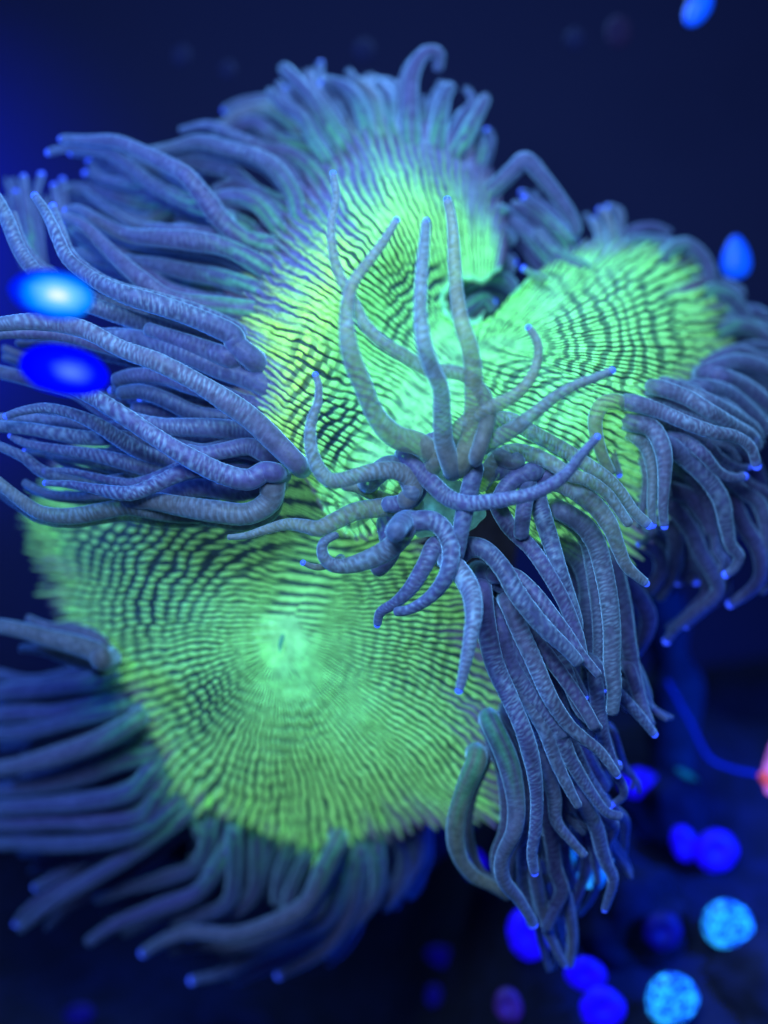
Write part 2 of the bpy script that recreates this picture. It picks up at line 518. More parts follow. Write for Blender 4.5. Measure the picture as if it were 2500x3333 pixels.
LOW = [(740, 1090, 760, 1010, 0.9), (735, 1100, 568, 955, 1.02), (728, 1112, 415, 927, 1.02), (720, 1130, 271, 932, 1.02), (710, 1155, 151, 972, 1.02), (695, 1185, 93, 1064, 1.02), (680, 1215, 74, 1143, 1.02), (660, 1260, 97, 1212, 1.03), (640, 1300, 110, 1281, 1.03), (620, 1340, 142, 1364, 1.03), (605, 1375, 213, 1418, 1.03), (600, 1390, 266, 1486, 1.0), (600, 1400, 304, 1574, 0.98), (602, 1408, 352, 1690, 1.0), (605, 1412, 438, 1772, 1.02), (608, 1414, 524, 1786, 1.02), (612, 1414, 610, 1835, 1.03), (615, 1413, 687, 1864, 1.03), (618, 1411, 754, 1835, 1.02), (620, 1408, 840, 1810, 1.02), (622, 1402, 935, 1776, 0.96), (625, 1395, 1069, 1767, 0.97), (627, 1385, 1130, 1690, 0.86), (630, 1375, 1140, 1600, 0.78), (635, 1360, 1140, 1510, 0.76), (640, 1345, 1140, 1430, 0.76), (650, 1320, 1110, 1350, 0.82), (660, 1290, 1060, 1295, 0.9), (675, 1255, 1000, 1255, 1.02), (690, 1220, 930, 1210, 1.02), (705, 1180, 900, 1140, 1.02), (720, 1145, 880, 1080, 1.02), (735, 1110, 830, 1030, 1.02)]
lower_depth = rbf([(610, 1390, -1.55), (680, 1240, -1.3), (735, 1100, -.6), (640, 1300, -1.4), (500, 1380, -1.25), (620, 1500, -1.3), (720, 1400, -1.2),
                   (55, 1130, -5.0), (125, 1360, -4.8), (300, 1530, -3.8), (400, 1750, -4.6), (600, 1840, -5.2), (760, 1830, -4.9), (950, 1780, -3.2), (1100, 1760, -2.6),
                   (400, 1200, -1.5), (250, 1250, -1.8), (430, 1480, -1.6), (400, 1350, -1.4), (620, 1620, -1.8), (800, 1480, -1.1), (800, 1660, -1.9), (950, 1600, -1.2),
                   (880, 1360, -.2), (980, 1430, -.3), (1060, 1400, -1.0), (1130, 1500, -2.0), (1130, 1650, -2.2), (1060, 1540, -1.0),
                   (800, 1200, -.7), (900, 1270, -.1), (1000, 1260, -.7), (880, 1100, -1.2), (600, 1050, -1.2), (400, 1000, -1.7), (130, 980, -4.2), (250, 930, -3.2), (740, 1020, -1.2)])


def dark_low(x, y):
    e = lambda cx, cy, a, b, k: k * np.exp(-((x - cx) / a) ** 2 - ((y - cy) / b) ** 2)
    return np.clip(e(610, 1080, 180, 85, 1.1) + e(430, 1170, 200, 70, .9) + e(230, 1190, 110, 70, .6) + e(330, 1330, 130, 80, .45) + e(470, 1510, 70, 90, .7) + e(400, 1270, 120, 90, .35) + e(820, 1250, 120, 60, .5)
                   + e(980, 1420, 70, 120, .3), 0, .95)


def bend_low(x, y):
    k = np.exp(-((x - 1000) / 150) ** 2 - ((y - 1480) / 170) ** 2)
    return 0 * x, 34 * k * np.clip((x - 960) / 100, -1, 1)


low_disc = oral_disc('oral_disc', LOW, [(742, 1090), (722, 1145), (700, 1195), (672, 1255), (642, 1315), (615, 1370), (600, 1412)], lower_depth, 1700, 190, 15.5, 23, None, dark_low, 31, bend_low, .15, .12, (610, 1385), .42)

# mouth slit with lips in the middle of the lower disc
mc = np.array([P(*q, lower_depth(np.array([[q[0]]]), np.array([[q[1]]]))[0, 0] + .02) for q in ((618, 1350), (612, 1372), (606, 1392), (604, 1412))])
mc = catmull(mc, 24)
pg = np.broadcast_to(np.array([.06, .34, .24]), (24, 10, 3))
tube('mouth', mc - np.array(CB), .055 * np.sin(np.linspace(.05, 3.09, 24)) + .003, M_DISC, 10, low_disc, {'pigment': np.array(pg)})
for dx, dy in ((-13, 3), (11, -4)):
    lp = np.array([P(q[0] + dx * k, q[1] + dy * k, lower_depth(np.array([[q[0]]]), np.array([[q[1]]]))[0, 0] - .02)
                   for q, k in (((622, 1338), .2), ((615, 1362), .9), ((607, 1388), 1), ((600, 1420), .3))])
    tube('lip', catmull(lp, 24) - np.array(CB), .07 * np.sin(np.linspace(.05, 3.09, 24)) + .004, M_DISC, 10, low_disc,
         {'pigment': np.array(np.broadcast_to(MINT * .9, (24, 10, 3)))})

# fleshy column under the two discs, and the fold of flesh the middle tuft grows from
V0 = np.array([.010, .015, .03])
def lump(name, fx, fy, d, rad, pigm, bump=.2, seed=0, k=40):
    o = ellipsoid(name, P(fx, fy, d), rad, M_DISC, k * 2, k, None, None, bump, seed, 2.2,
                  lambda q: pigm * (.55 + .9 * fbm(q[..., 0] * 9 + 20, q[..., 2] * 9 + 20, seed + 2, 3))[..., None])
    return adopt(o, coral)
lump('column', 800, 1150, -6.2, (3.6, 3.2, 5.2), V0, .25, 2)
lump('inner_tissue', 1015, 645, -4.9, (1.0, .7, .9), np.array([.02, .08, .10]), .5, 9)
lump('tissue_fold', 955, 1085, 1.15, (1.0, .75, .72), np.array([.06, .26, .27]), .35, 5)

# ------------------------------------------------------------------ tentacles
CALLS = []
STRANDS = []


def tentacle(tile, dep, r, pts, tip=0, ring=.5, clear=.35, pale=0.0, root=.9, first=True):
    if first:
        CALLS.append((tile, dep, r, pts, tip, ring, clear, pale))
    if tile == 2 and pts[0][0] > 900:
        dep = tuple(q - .9 for q in dep)
    r = (r[0] * 1.04, r[1] * .86) if tile in ('a', 'b', 'c') else (r[0] * .87, r[1] * .74)
    if tile == 5 or (tile == 6 and dep[0] < -3.9):
        dep = tuple(q - .9 - .9 * k / (len(dep) - 1) for k, q in enumerate(dep))
    s = TILE[tile][2]
    q = src(tile, pts)
    leng = np.linalg.norm(np.diff(q, axis=0), axis=1)
    cum = np.concatenate([[0], np.cumsum(leng)])
    dd = np.interp(cum / cum[-1], np.linspace(0, 1, len(dep)), dep)
    w = world_pts(q[:, 0], q[:, 1], dd)
    if root:
        back = w[0] + np.array([0, root, 0]) + (w[0] - w[1]) / (np.linalg.norm(w[0] - w[1]) + 1e-6) * .08
        w = np.vstack([back, w])
    total = np.linalg.norm(np.diff(w, axis=0), axis=1).sum()
    fine = catmull(w, 400)
    fl = np.concatenate([[0], np.cumsum(np.linalg.norm(np.diff(fine, axis=0), axis=1))])
    total = fl[-1]
    n = int(min(max(total / .036, 40), 240))
    seed = tentacle.k; tentacle.k += 1
    u = np.linspace(0, 1, n)
    c = np.stack([np.interp(u * total, fl, fine[:, k]) for k in range(3)], 1)
    for _ in range(2):
        c[1:-1] = (c[:-2] + 2 * c[1:-1] + c[2:]) / 4
    rr = np.interp(u, [0, .25, .6, 1], [r[0], r[0] * .97 + r[1] * .03, r[0] * .66 + r[1] * .34, r[1]]) * s / 150
    rr = rr * ((D0 - np.interp(u, [0, 1], [dep[0], dep[-1]])) / D0)
    rr = rr * (1 + .10 * (noise2(u * total * 1.1, u * 0 + seed * .7, 2) - .5) * 2)
    endr = rr[-1] * .9
    rem = (1 - u) * total
    rr = rr * np.sqrt(np.clip(1 - (1 - np.clip(rem / endr, 0, 1)) ** 2, .0004, 1))
    rr = rr * np.sqrt(np.clip(1 - (1 - np.clip(u * total / .12, 0, 1)) ** 2, .02, 1))
    seg = 14
    a = np.linspace(0, 2 * math.pi, seg, endpoint=False)
    A, U = np.meshgrid(a, u * total)
    warp = 1.35 * (noise2(np.cos(A) * 1.7 + 7, U * 3.1 + np.sin(A) * 1.7 + seed, 3) - .5) * 2 + 1.8 * (noise2(U * .8, U * 0 + seed, 5) - .5)
    freq = 7.4 + 1.4 * math.sin(seed * 1.7)
    wave = .5 + .5 * np.cos(2 * math.pi * (U * freq + warp))
    wave = wave ** 1.8
    broke = sstep(.22, .55, noise2(np.cos(A) * 1.7 + 3 + U * .6, np.sin(A) * 1.7 + U * 1.8 + seed, 6))
    st = ring * sstep(.08, .45, U / total) * (.35 + .65 * broke) * (1 - .6 * sstep(.93, 1, U / total))
    disp = .06 * st * (wave - .4) + .02 * (fbm(np.cos(A) * 2 + 9 + U * 2, np.sin(A) * 2 + U * 2 + seed, 8, 2) - .5)
    hue = .5 + .5 * math.sin(seed * 2.399)
    b0 = np.array([.165, .13, .34]) * (1 - .6 * hue) + np.array([.12, .155, .33]) * .6 * hue
    b0 = b0 * (1 - pale) + np.array([.58, .56, .26]) * pale  # pale tints the pigment olive for green light coming through
    lt = np.array([.50, .70, .95])
    mo = (.75 + .5 * fbm(np.cos(A) * 2.5 + U * 3 + 9, np.sin(A) * 2.5 + U * 3 + seed, 9, 3))[..., None]
    pig = b0 * mo
    pig = pig + (lt - pig) * np.clip(st * wave * .9 + .0, 0, 1)[..., None]
    if (tile in (1, 2, 5) and first and max(dep) < .3) or (tile == 6 and pts[0] in ((400, 340), (470, 190))):
        lines = sstep(.35, .8, .5 + .5 * np.cos(A * 5 + 2.5 * noise2(U * 1.5, U * 0 + seed, 12) * 2))
        near = (1 - sstep(.25, 1.9, U - root + .5 * (noise2(np.cos(A) * 2 + 4, np.sin(A) * 2 + seed, 13) - .5)))
        pig = pig + (np.array([.22, .75, .36]) - pig) * (lines * near * .75)[..., None]
    tipk = sstep(.82, 1, U / total)[..., None]
    pig = pig + (np.array([.20, .30, .42]) - pig) * tipk * .35
    clr = min(clear * .9, .42) * (.4 + .6 * sstep(.0, .3, U / total)) * (1 - .5 * st * wave) * (1 - .5 * sstep(.7, 1, U / total))
    if first is None:
        tt, nn, bb = frames(c)
        Rr = rr[:, None] * (1 + disp)
        V = c[:, None, :] + Rr[..., None] * (np.cos(a)[None, :, None] * nn[:, None, :] + np.sin(a)[None, :, None] * bb[:, None, :])
        STRANDS.append((V - np.array(CB), pig, np.broadcast_to(clr, U.shape)))
        return None
    o = tube('tentacle', c - np.array(CB), rr, M_TENT, seg, coral, {'pigment': pig, 'clear': np.broadcast_to(clr, U.shape).copy()}, disp)
    if tip:
        e = c[-1]; dr = c[-1] - c[-6]; dr = dr / np.linalg.norm(dr)
        R = max(endr * .92 * tip, .085 if tile in (1, 2, 5) else .062)
        rot = Vector(dr).to_track_quat('Y', 'Z')
        t = ellipsoid('tip', Vector(e - dr * R * .35), (R, R * .95, R), M_TIP, 14, 9, rot, None)
        t.parent = o
        t.location = Vector(t.location) - CB
    return o


tentacle.k = 1
T = tentacle
# --- top fringe (behind, soft)
T(1, (-3.6, -5.2), (40, 36), [(1470, 640), (1420, 560), (1350, 430), (1280, 350), (1215, 285)], ring=.2, clear=.15)
T(1, (-3.8, -5.6), (38, 28), [(1490, 610), (1410, 470), (1345, 360), (1325, 305)], ring=.2, clear=.15)
T(1, (-3.0, -4.6), (36, 26), [(1405, 690), (1350, 600), (1300, 510), (1210, 450), (1160, 385)], ring=.2, clear=.15)
T(1, (-4.2, -5.0, -5.6), (42, 34), [(1350, 640), (1200, 600), (1100, 530), (1000, 560), (935, 600)], ring=.15, clear=.15)
T(1, (-4.8, -6.2), (42, 34), [(1310, 570), (1180, 475), (1060, 485), (970, 540), (930, 595)], ring=.15, clear=.15, pale=.25)
T(1, (-3.8, -5.2), (42, 32), [(1585, 610), (1560, 470), (1500, 380), (1410, 345)], ring=.15, clear=.15)
T(1, (-4.0, -6.0), (38, 32), [(1650, 580), (1625, 440), (1575, 375), (1545, 350)], ring=.15, clear=.15, pale=.2)
T(2, (-3.9, -5.8), (42, 34), [(40, 600), (25, 480), (10, 400), (-30, 355)], ring=.15, clear=.15)
T(2, (-4.6, -6.0), (38, 32), [(80, 600), (50, 520), (30, 440), (20, 390)], ring=.15, clear=.15, pale=.2)
T(2, (-3.2, -3.6, -4.8), (52, 34), [(120, 720), (110, 500), (120, 330), (170, 235), (235, 232), (232, 310)], ring=.15, clear=.15)
T(2, (-3.4, -4.8), (46, 36), [(225, 640), (245, 490), (268, 400), (300, 372)], ring=.15, clear=.15)
T(2, (-3.4, -4.6), (44, 30), [(325, 650), (385, 530), (428, 450), (438, 412)], ring=.15, clear=.15)
T(2, (-4.2, -4.8), (40, 34), [(380, 760), (415, 670), (405, 600), (380, 560)], ring=.15, clear=.15)
T(2, (-4.6, -5.4), (38, 34), [(290, 640), (320, 540), (345, 480)], ring=.15, clear=.15, pale=.2)
T(2, (-4.4, -5.2), (40, 34), [(180, 640), (170, 520), (165, 420)], ring=.1, clear=.15)
T(1, (-4.4, -5.0), (40, 34), [(1600, 640), (1590, 560), (1575, 480)], ring=.1, clear=.15)
T(2, (-3.7, -3.2, -3.6), (44, 34), [(350, 950), (400, 880), (475, 815), (560, 735), (612, 692), (680, 760), (760, 860), (822, 960), (832, 1020)], ring=.15, clear=.15)
# --- between the lobes
T(2, (-3.6, -4.2), (36, 18), [(790, 1030), (700, 940), (635, 885), (606, 852)], 1.1, ring=.2, clear=.1)
T(2, (-3.2, -4.4), (46, 40), [(810, 1190), (710, 1105), (625, 1010), (550, 950), (515, 905)], ring=.2, clear=.1)
T(2, (-3.8, -4.6), (40, 34), [(800, 1090), (730, 990), (620, 905), (545, 890)], ring=.2, clear=.1)
T(2, (-3.0, -3.6), (40, 40), [(860, 1160), (760, 1110), (690, 1040), (660, 990)], ring=.2, clear=.1)
T(2, (-3.4, -4.8), (40, 24), [(965, 1160), (938, 1030), (908, 945)], .9, ring=.2, clear=.15, pale=.25)
T(2, (-3.8, -5.0), (36, 24), [(985, 1130), (985, 1010), (962, 930), (930, 905)], .9, ring=.2, clear=.15, pale=.25)
T(2, (-4.0, -4.6), (40, 36), [(1000, 1130), (1070, 1050), (1170, 1045), (1260, 1070), (1300, 1130)], ring=.2, clear=.1)
T(2, (-3.6, -4.4), (46, 36), [(1170, 1190), (1225, 1095), (1300, 1058), (1370, 1105), (1408, 1180), (1400, 1240)], ring=.2, clear=.1)
T(2, (-3.8, -4.2), (42, 38), [(1230, 1240), (1300, 1195), (1345, 1240), (1350, 1300)], ring=.2, clear=.1)
T(2, (-3.6, -4.4), (46, 40), [(1320, 1330), (1395, 1265), (1480, 1278), (1545, 1345), (1560, 1410)], ring=.2, clear=.1)
T(2, (-3.4, -4.6), (48, 44), [(1410, 1450), (1510, 1412), (1600, 1430), (1690, 1500)], ring=.2, clear=.1)
T(2, (-4.2, -4.8), (44, 40), [(1440, 1380), (1520, 1380), (1600, 1400), (1680, 1430)], ring=.2, clear=.1)
T(2, (-2.8, -3.4), (42, 40), [(330, 1240), (430, 1195), (510, 1205), (570, 1250)], ring=.1, clear=.1)
T(2, (-3.0, -3.6), (42, 40), [(330, 1110), (430, 1080), (520, 1130), (545, 1190)], ring=.1, clear=.1)
T(2, (-3.2, -3.8), (42, 38), [(360, 1020), (440, 970), (510, 1000), (560, 1060)], ring=.1, clear=.1)
T(2, (-3.4, -3.8), (46, 40), [(420, 960), (480, 920), (530, 900)], ring=.1, clear=.1)
T(2, (-2.6, -3.0), (40, 36), [(360, 1330), (420, 1290), (450, 1310), (470, 1350)], ring=.1, clear=.1)
T(2, (-2.0, -2.6), (24, 16), [(690, 1210), (645, 1185), (600, 1158)], .9, ring=.1, clear=.2, pale=.3)
# --- left fringe, upper
T(1, (-1.6, -1.4, -3.4), (50, 26), [(1200, 1075), (1110, 1050), (1030, 1020), (950, 945), (880, 850), (800, 755), (700, 700), (600, 650), (500, 612), (370, 606), (262, 600)], 1, ring=.35, clear=.2)
T(1, (-2.0, -3.6), (42, 24), [(960, 930), (800, 868), (660, 800), (560, 720), (460, 655), (310, 638), (205, 660)], 1, ring=.3, clear=.2)
T(1, (-1.9, -2.6, -4.2), (46, 30), [(1300, 980), (1272, 850), (1200, 740), (1110, 675), (980, 640), (860, 612), (730, 640), (640, 655)], ring=.55, clear=.2)
T(1, (-2.8, -4.4), (42, 36), [(1420, 800), (1310, 700), (1210, 655), (1100, 655), (1000, 680)], ring=.15, clear=.15)
T(1, (-2.6, -4.4), (48, 38), [(1250, 900), (1110, 840), (1000, 745), (880, 712), (760, 690)], ring=.2, clear=.2)
T(1, (-1.8, -2.8), (48, 40), [(1200, 980), (1110, 880), (1000, 850), (900, 880)], ring=.25, clear=.2)
T(1, (-3.2, -4.6), (32, 18), [(740, 810), (570, 795), (435, 765), (382, 695)], 1.1, ring=.2, clear=.1)
T(1, (-3.8, -5.2), (36, 30), [(760, 890), (580, 880), (420, 825), (290, 808)], ring=.1, clear=.1)
T(1, (-2.6, -4.4), (32, 18), [(420, 1080), (310, 990), (255, 900), (232, 798)], 1.1, ring=.2, clear=.1)
T(1, (-3.4, -4.8), (38, 30), [(860, 880), (740, 905), (640, 955), (520, 930), (430, 900)], ring=.1, clear=.1, pale=.15)
T(1, (-.9, -1.0, -2.6), (52, 26), [(1150, 1165), (990, 1075), (840, 1042), (700, 1030), (560, 1018), (440, 965), (345, 905), (285, 908)], 1, ring=.3, clear=.2)
T(1, (-1.6, -2.4), (44, 40), [(1060, 1100), (920, 1035), (800, 995), (720, 1000)], ring=.2, clear=.2)
T(1, (-.8, -2.6), (48, 34), [(1120, 1260), (970, 1205), (830, 1180), (700, 1150), (570, 1135), (440, 1125), (330, 1085)], ring=.3, clear=.2)
T(1, (-.5, -.4, -1.8), (52, 26), [(1100, 1345), (890, 1320), (730, 1290), (620, 1215), (510, 1120), (410, 1020), (340, 960), (260, 930)], ring=.3, clear=.2)
T(1, (.6, 1.2, .4), (58, 24), [(1100, 1560), (1020, 1490), (1000, 1445), (850, 1375), (700, 1322), (520, 1265), (400, 1205), (295, 1120), (250, 1030), (200, 920), (147, 840)], 1, ring=.8, clear=.2)
T(1, (-3.0, -4.4), (32, 20), [(150, 1150), (130, 1020), (110, 880), (102, 760)], 1.1, ring=.1, clear=.1)
T(1, (-3.4, -4.6), (30, 20), [(170, 1180), (120, 1050), (85, 920), (68, 828)], 1.1, ring=.1, clear=.1)
T(1, (-.5, .4, .4), (52, 36), [(1060, 1490), (900, 1475), (780, 1440), (600, 1390), (440, 1335), (290, 1280), (190, 1210), (115, 1130), (70, 1050), (30, 950), (-30, 830)], ring=.6, clear=.2)
T(1, (-2.6, -3.6), (42, 36), [(900, 1260), (780, 1240), (640, 1190), (520, 1180), (400, 1160)], ring=.2, clear=.1)
T(1, (-2.4, -3.4), (42, 36), [(1000, 1400), (840, 1370), (700, 1360), (560, 1340)], ring=.2, clear=.1)
T(1, (-2.8, -3.8), (44, 38), [(1060, 980), (960, 940), (860, 920), (760, 930)], ring=.2, clear=.1)
# --- left fringe, lower (in front of the lower disc)
T(3, (1.6, 2.2, 2.0), (56, 42), [(1285, 530), (1200, 445), (1085, 335), (950, 240), (820, 160), (680, 90), (520, 30), (350, -55), (150, -85), (-40, -70)], ring=.8, clear=.25, pale=.1)
T(3, (.4, .4, .0), (60, 46), [(1180, 205), (1060, 150), (950, 115), (800, 55), (660, 5), (520, -20), (400, -20)], ring=.4, clear=.2)
T(3, (.6, .4), (50, 42), [(1000, 75), (900, 40), (760, -10), (620, -60)], ring=.3, clear=.25)
T(3, (.2, .3, .0), (52, 42), [(1170, 290), (1060, 270), (960, 232), (830, 190), (700, 152), (570, 150), (480, 178)], ring=.3, clear=.2)
T(3, (.0, .2, .2), (48, 40), [(1130, 345), (1000, 332), (850, 315), (720, 255), (610, 218), (500, 225)], ring=.3, clear=.2)
T(3, (-.4, -.2), (50, 44), [(1130, 360), (980, 300), (860, 290), (700, 300), (560, 290)], ring=.3, clear=.15)
T(3, (.6, .8, .7), (50, 42), [(1150, 420), (1020, 385), (860, 372), (700, 368), (590, 345), (480, 300), (400, 240)], ring=.5, clear=.2)
T(3, (.4, 1.0, .9), (44, 22), [(800, 530), (700, 505), (610, 475), (520, 425), (420, 360), (310, 312), (200, 288), (100, 300), (22, 325)], 1.1, ring=.9, clear=.2)
T(3, (1.5, 1.9, 1.6), (54, 44), [(1190, 570), (1140, 565), (1070, 598), (960, 572), (850, 520), (740, 458), (620, 380), (500, 300), (400, 240), (300, 190), (200, 150)], ring=.95, clear=.12)
T(3, (.6, .6, .3), (48, 34), [(1140, 480), (1000, 460), (870, 480), (700, 440), (520, 418), (380, 418), (250, 400), (120, 378), (-30, 365)], ring=.6, clear=.2)
T(3, (.9, 1.0), (52, 44), [(1170, 500), (1080, 455), (980, 470), (870, 490), (790, 470)], ring=.4, clear=.2)
T(3, (.3, .6, .2), (46, 20), [(960, 600), (830, 590), (720, 575), (640, 548), (530, 520), (400, 490), (250, 468), (110, 440), (42, 405)], 1.1, ring=.6, clear=.25)
T(3, (.2, .3, .2), (32, 28), [(520, 600), (420, 612), (300, 600), (180, 560), (100, 500), (-20, 445)], ring=.4, clear=.25)
T(3, (1.4, 1.4, .8), (44, 18), [(870, 545), (800, 560), (720, 595), (640, 632), (550, 658), (420, 640), (300, 618), (192, 612)], 1.1, ring=.85, clear=.2)
T(3, (.6, .9, .6), (50, 34), [(880, 742), (780, 745), (680, 735), (560, 715), (450, 732), (310, 755), (180, 742), (80, 680), (-30, 590)], ring=.6, clear=.35, pale=.3)
T(3, (1.2, 1.3, .8), (64, 46), [(1180, 600), (1165, 690), (1070, 745), (930, 735), (780, 712), (650, 690), (520, 700)], ring=.5, clear=.3, pale=.25)
T(3, (.8, .6), (54, 44), [(1150, 625), (1010, 650), (870, 632), (740, 660), (640, 690)], ring=.3, clear=.2)
T(3, (.2, .2), (52, 44), [(1100, 600), (960, 590), (840, 570), (720, 520)], ring=.3, clear=.1)
T(3, (-.6, -.4), (46, 38), [(520, 350), (330, 215), (160, 170), (-30, 125)], ring=.2, clear=.15)
T(3, (-.8, -.6), (44, 38), [(900, 390), (700, 400), (560, 400), (420, 390)], ring=.2, clear=.1)
T(3, (-.9, -.6), (46, 40), [(860, 240), (700, 220), (560, 250), (480, 290)], ring=.2, clear=.1)
T(3, (-.2, .6), (44, 36), [(600, 60), (420, 10), (260, -30), (60, -40), (-30, -30)], ring=.4, clear=.15)
# --- lower left fringe (soft, behind)
T(3, (-1.6, -2.2), (58, 42), [(440, 1375), (420, 1345), (330, 1312), (200, 1280), (100, 1250), (-30, 1225)], ring=.2, clear=.2, pale=.3)
T(5, (-3.0, -4.2), (52, 46), [(560, -40), (360, 5), (150, 30), (-30, 40)], ring=.15, clear=.1)
T(5, (-3.4, -4.4), (50, 44), [(540, 50), (400, 90), (240, 130), (100, 130), (-30, 140)], ring=.15, clear=.1)
T(5, (-3.2, -4.6), (48, 42), [(520, 110), (320, 160), (150, 205), (-30, 225)], ring=.15, clear=.1)
T(5, (-2.4, -4.0), (54, 44), [(580, 165), (490, 220), (385, 270), (250, 315), (100, 355), (-30, 375)], ring=.15, clear=.1, pale=.15)
T(5, (-3.4, -4.8), (50, 44), [(640, 310), (500, 350), (360, 400), (190, 440), (-30, 465)], ring=.15, clear=.1)
T(5, (-3.2, -4.8), (52, 44), [(660, 380), (570, 470), (410, 510), (200, 530), (-30, 545)], ring=.15, clear=.1)
T(5, (-3.4, -5.0), (50, 44), [(700, 440), (630, 560), (460, 595), (250, 600), (-30, 615)], ring=.15, clear=.1)
T(5, (-3.6, -5.2), (50, 40), [(740, 540), (610, 640), (460, 680), (250, 700), (80, 690), (-30, 700)], ring=.15, clear=.1)
T(5, (-4.6, -5.8), (42, 24), [(640, 660), (420, 740), (260, 830), (150, 885)], 1, ring=.1, clear=.1)
T(5, (-3.8, -5.6), (50, 24), [(780, 580), (620, 710), (430, 830), (265, 930), (155, 1010), (85, 1070)], ring=.15, clear=.1)
T(5, (-4.0, -5.4), (46, 28), [(920, 600), (860, 780), (700, 850), (540, 895), (410, 940)], ring=.1, clear=.1)
T(5, (-4.2, -5.6), (46, 30), [(980, 720), (860, 900), (660, 980), (490, 1050), (375, 1125)], ring=.1, clear=.1)
T(5, (-3.8, -5.0), (42, 34), [(1010, 640), (1010, 840), (985, 950), (890, 1000), (750, 1040)], ring=.1, clear=.1)
T(5, (-4.4, -5.8), (42, 24), [(1110, 640), (1110, 850), (1050, 970), (910, 1020), (770, 1060), (660, 1150)], ring=.1, clear=.1)
T(5, (-3.0, -3.8, -5.4), (48, 30), [(1455, 695), (1395, 820), (1320, 955), (1200, 1030), (1010, 1088), (820, 1080), (700, 1120), (615, 1170)], 1.1, ring=.15, clear=.1, pale=.2)
T(5, (-4.2, -5.8), (46, 26), [(1490, 760), (1430, 1000), (1300, 1090), (1110, 1180), (960, 1255), (825, 1288)], 1.2, ring=.1, clear=.1)
T(5, (-4.0, -5.6), (44, 24), [(1560, 720), (1530, 950), (1440, 1110), (1350, 1190), (1200, 1268)], 1.2, ring=.1, clear=.1)
T(5, (-4.0, -5.2), (42, 36), [(1630, 720), (1625, 920), (1510, 1050), (1410, 1180)], ring=.1, clear=.1)
T(5, (-4.4, -5.0), (40, 36), [(1270, 680), (1210, 840), (1195, 960)], ring=.1, clear=.1)
T(5, (-4.4, -5.0), (40, 36), [(1340, 720), (1270, 880), (1230, 1020)], ring=.1, clear=.1)
T(5, (-4.2, -5.2), (42, 32), [(860, 620), (900, 740), (850, 830), (780, 900)], ring=.1, clear=.1)
T(5, (-4.6, -5.6), (42, 32), [(1180, 660), (1140, 820), (1100, 930), (1000, 1000)], ring=.1, clear=.1)
T(5, (-3.6, -4.8), (46, 42), [(640, 240), (560, 300), (400, 330), (240, 370), (100, 410)], ring=.1, clear=.1)
T(6, (-4.2, -4.8), (46, 40), [(50, 620), (95, 760), (65, 870), (-10, 975)], ring=.1, clear=.1)
T(6, (-4.0, -4.6), (44, 38), [(150, 600), (145, 750), (95, 850), (60, 910)], ring=.1, clear=.1)
T(6, (-4.4, -5.0), (44, 40), [(-20, 640), (0, 760), (-20, 860)], ring=.1, clear=.1)
# --- right fringe
T(4, (.6, .9, .6), (40, 32), [(1010, 262), (945, 272), (912, 350), (935, 470), (985, 580)], ring=.15, clear=.6, pale=.6, root=.5)
T(4, (.4, .8, .6), (48, 26), [(1075, 352), (1160, 380), (1208, 480), (1212, 600), (1205, 720), (1212, 806)], 1.1, ring=.4, clear=.2, pale=.1)
T(4, (.2, .5, .5), (34, 24), [(1075, 405), (1135, 470), (1160, 580), (1155, 700), (1162, 800)], 1.1, ring=.5, clear=.25, pale=.25)
T(4, (.6, .8, .0), (44, 28), [(1065, 265), (1180, 298), (1300, 350), (1420, 392), (1520, 412), (1585, 460), (1612, 545)], 1.2, ring=.75, clear=.2, pale=.1)
T(4, (.2, .4, -.8), (44, 30), [(1180, 200), (1300, 240), (1400, 298), (1500, 358), (1590, 405), (1620, 470)], ring=.6, clear=.2, pale=.1)
T(4, (-.8, -1.6), (44, 38), [(1290, 200), (1400, 240), (1490, 290), (1560, 350)], ring=.2, clear=.1)
T(4, (-.2, .2, -.6), (40, 24), [(1190, 420), (1300, 430), (1380, 490), (1440, 560), (1500, 590), (1562, 582)], 1.2, ring=.4, clear=.15)
T(4, (.0, -.2, -.9), (50, 28), [(1220, 445), (1320, 520), (1400, 600), (1458, 690), (1480, 800), (1498, 880), (1535, 930), (1510, 985), (1470, 1010)], 1.2, ring=.4, clear=.15)
T(4, (-1.6, -3.0), (50, 42), [(1400, 130), (1510, 95), (1620, 110), (1720, 160)], ring=.2, clear=.1)
T(4, (-1.4, -2.6), (46, 40), [(1440, 150), (1550, 190), (1650, 265), (1720, 340)], ring=.3, clear=.1)
T(4, (-1.0, -2.2), (46, 38), [(1360, 200), (1480, 220), (1580, 300), (1680, 400)], ring=.3, clear=.1)
T(4, (-1.2, -1.8), (50, 42), [(1220, 640), (1320, 675), (1390, 760), (1420, 840)], ring=.1, clear=.1)
T(4, (-1.4, -2.0, -2.8), (46, 24), [(1230, 700), (1320, 810), (1370, 920), (1425, 1010), (1440, 1085), (1350, 1165), (1265, 1235), (1217, 1300)], 1.2, ring=.2, clear=.1)
T(4, (-1.0, -2.0), (42, 32), [(1430, 540), (1540, 640), (1620, 700), (1650, 800), (1660, 920)], ring=.3, clear=.1)
T(4, (-1.6, -2.0, -2.8), (46, 26), [(1500, 690), (1555, 795), (1618, 900), (1630, 1000), (1600, 1060), (1545, 1105), (1490, 1138)], 1.2, ring=.2, clear=.1)
T(4, (-2.0, -2.6), (44, 40), [(1480, 600), (1540, 690), (1560, 770)], ring=.1, clear=.1)
T(4, (-2.2, -2.6), (34, 18), [(1450, 700), (1405, 795), (1362, 852)], 1.3, ring=.1, clear=.1)
T(4, (-2.0, -2.8), (44, 36), [(1090, 850), (1180, 910), (1195, 1000), (1135, 1090)], ring=.1, clear=.1)
T(4, (-2.4, -3.0), (44, 34), [(1260, 820), (1250, 980), (1180, 1120)], ring=.1, clear=.1)
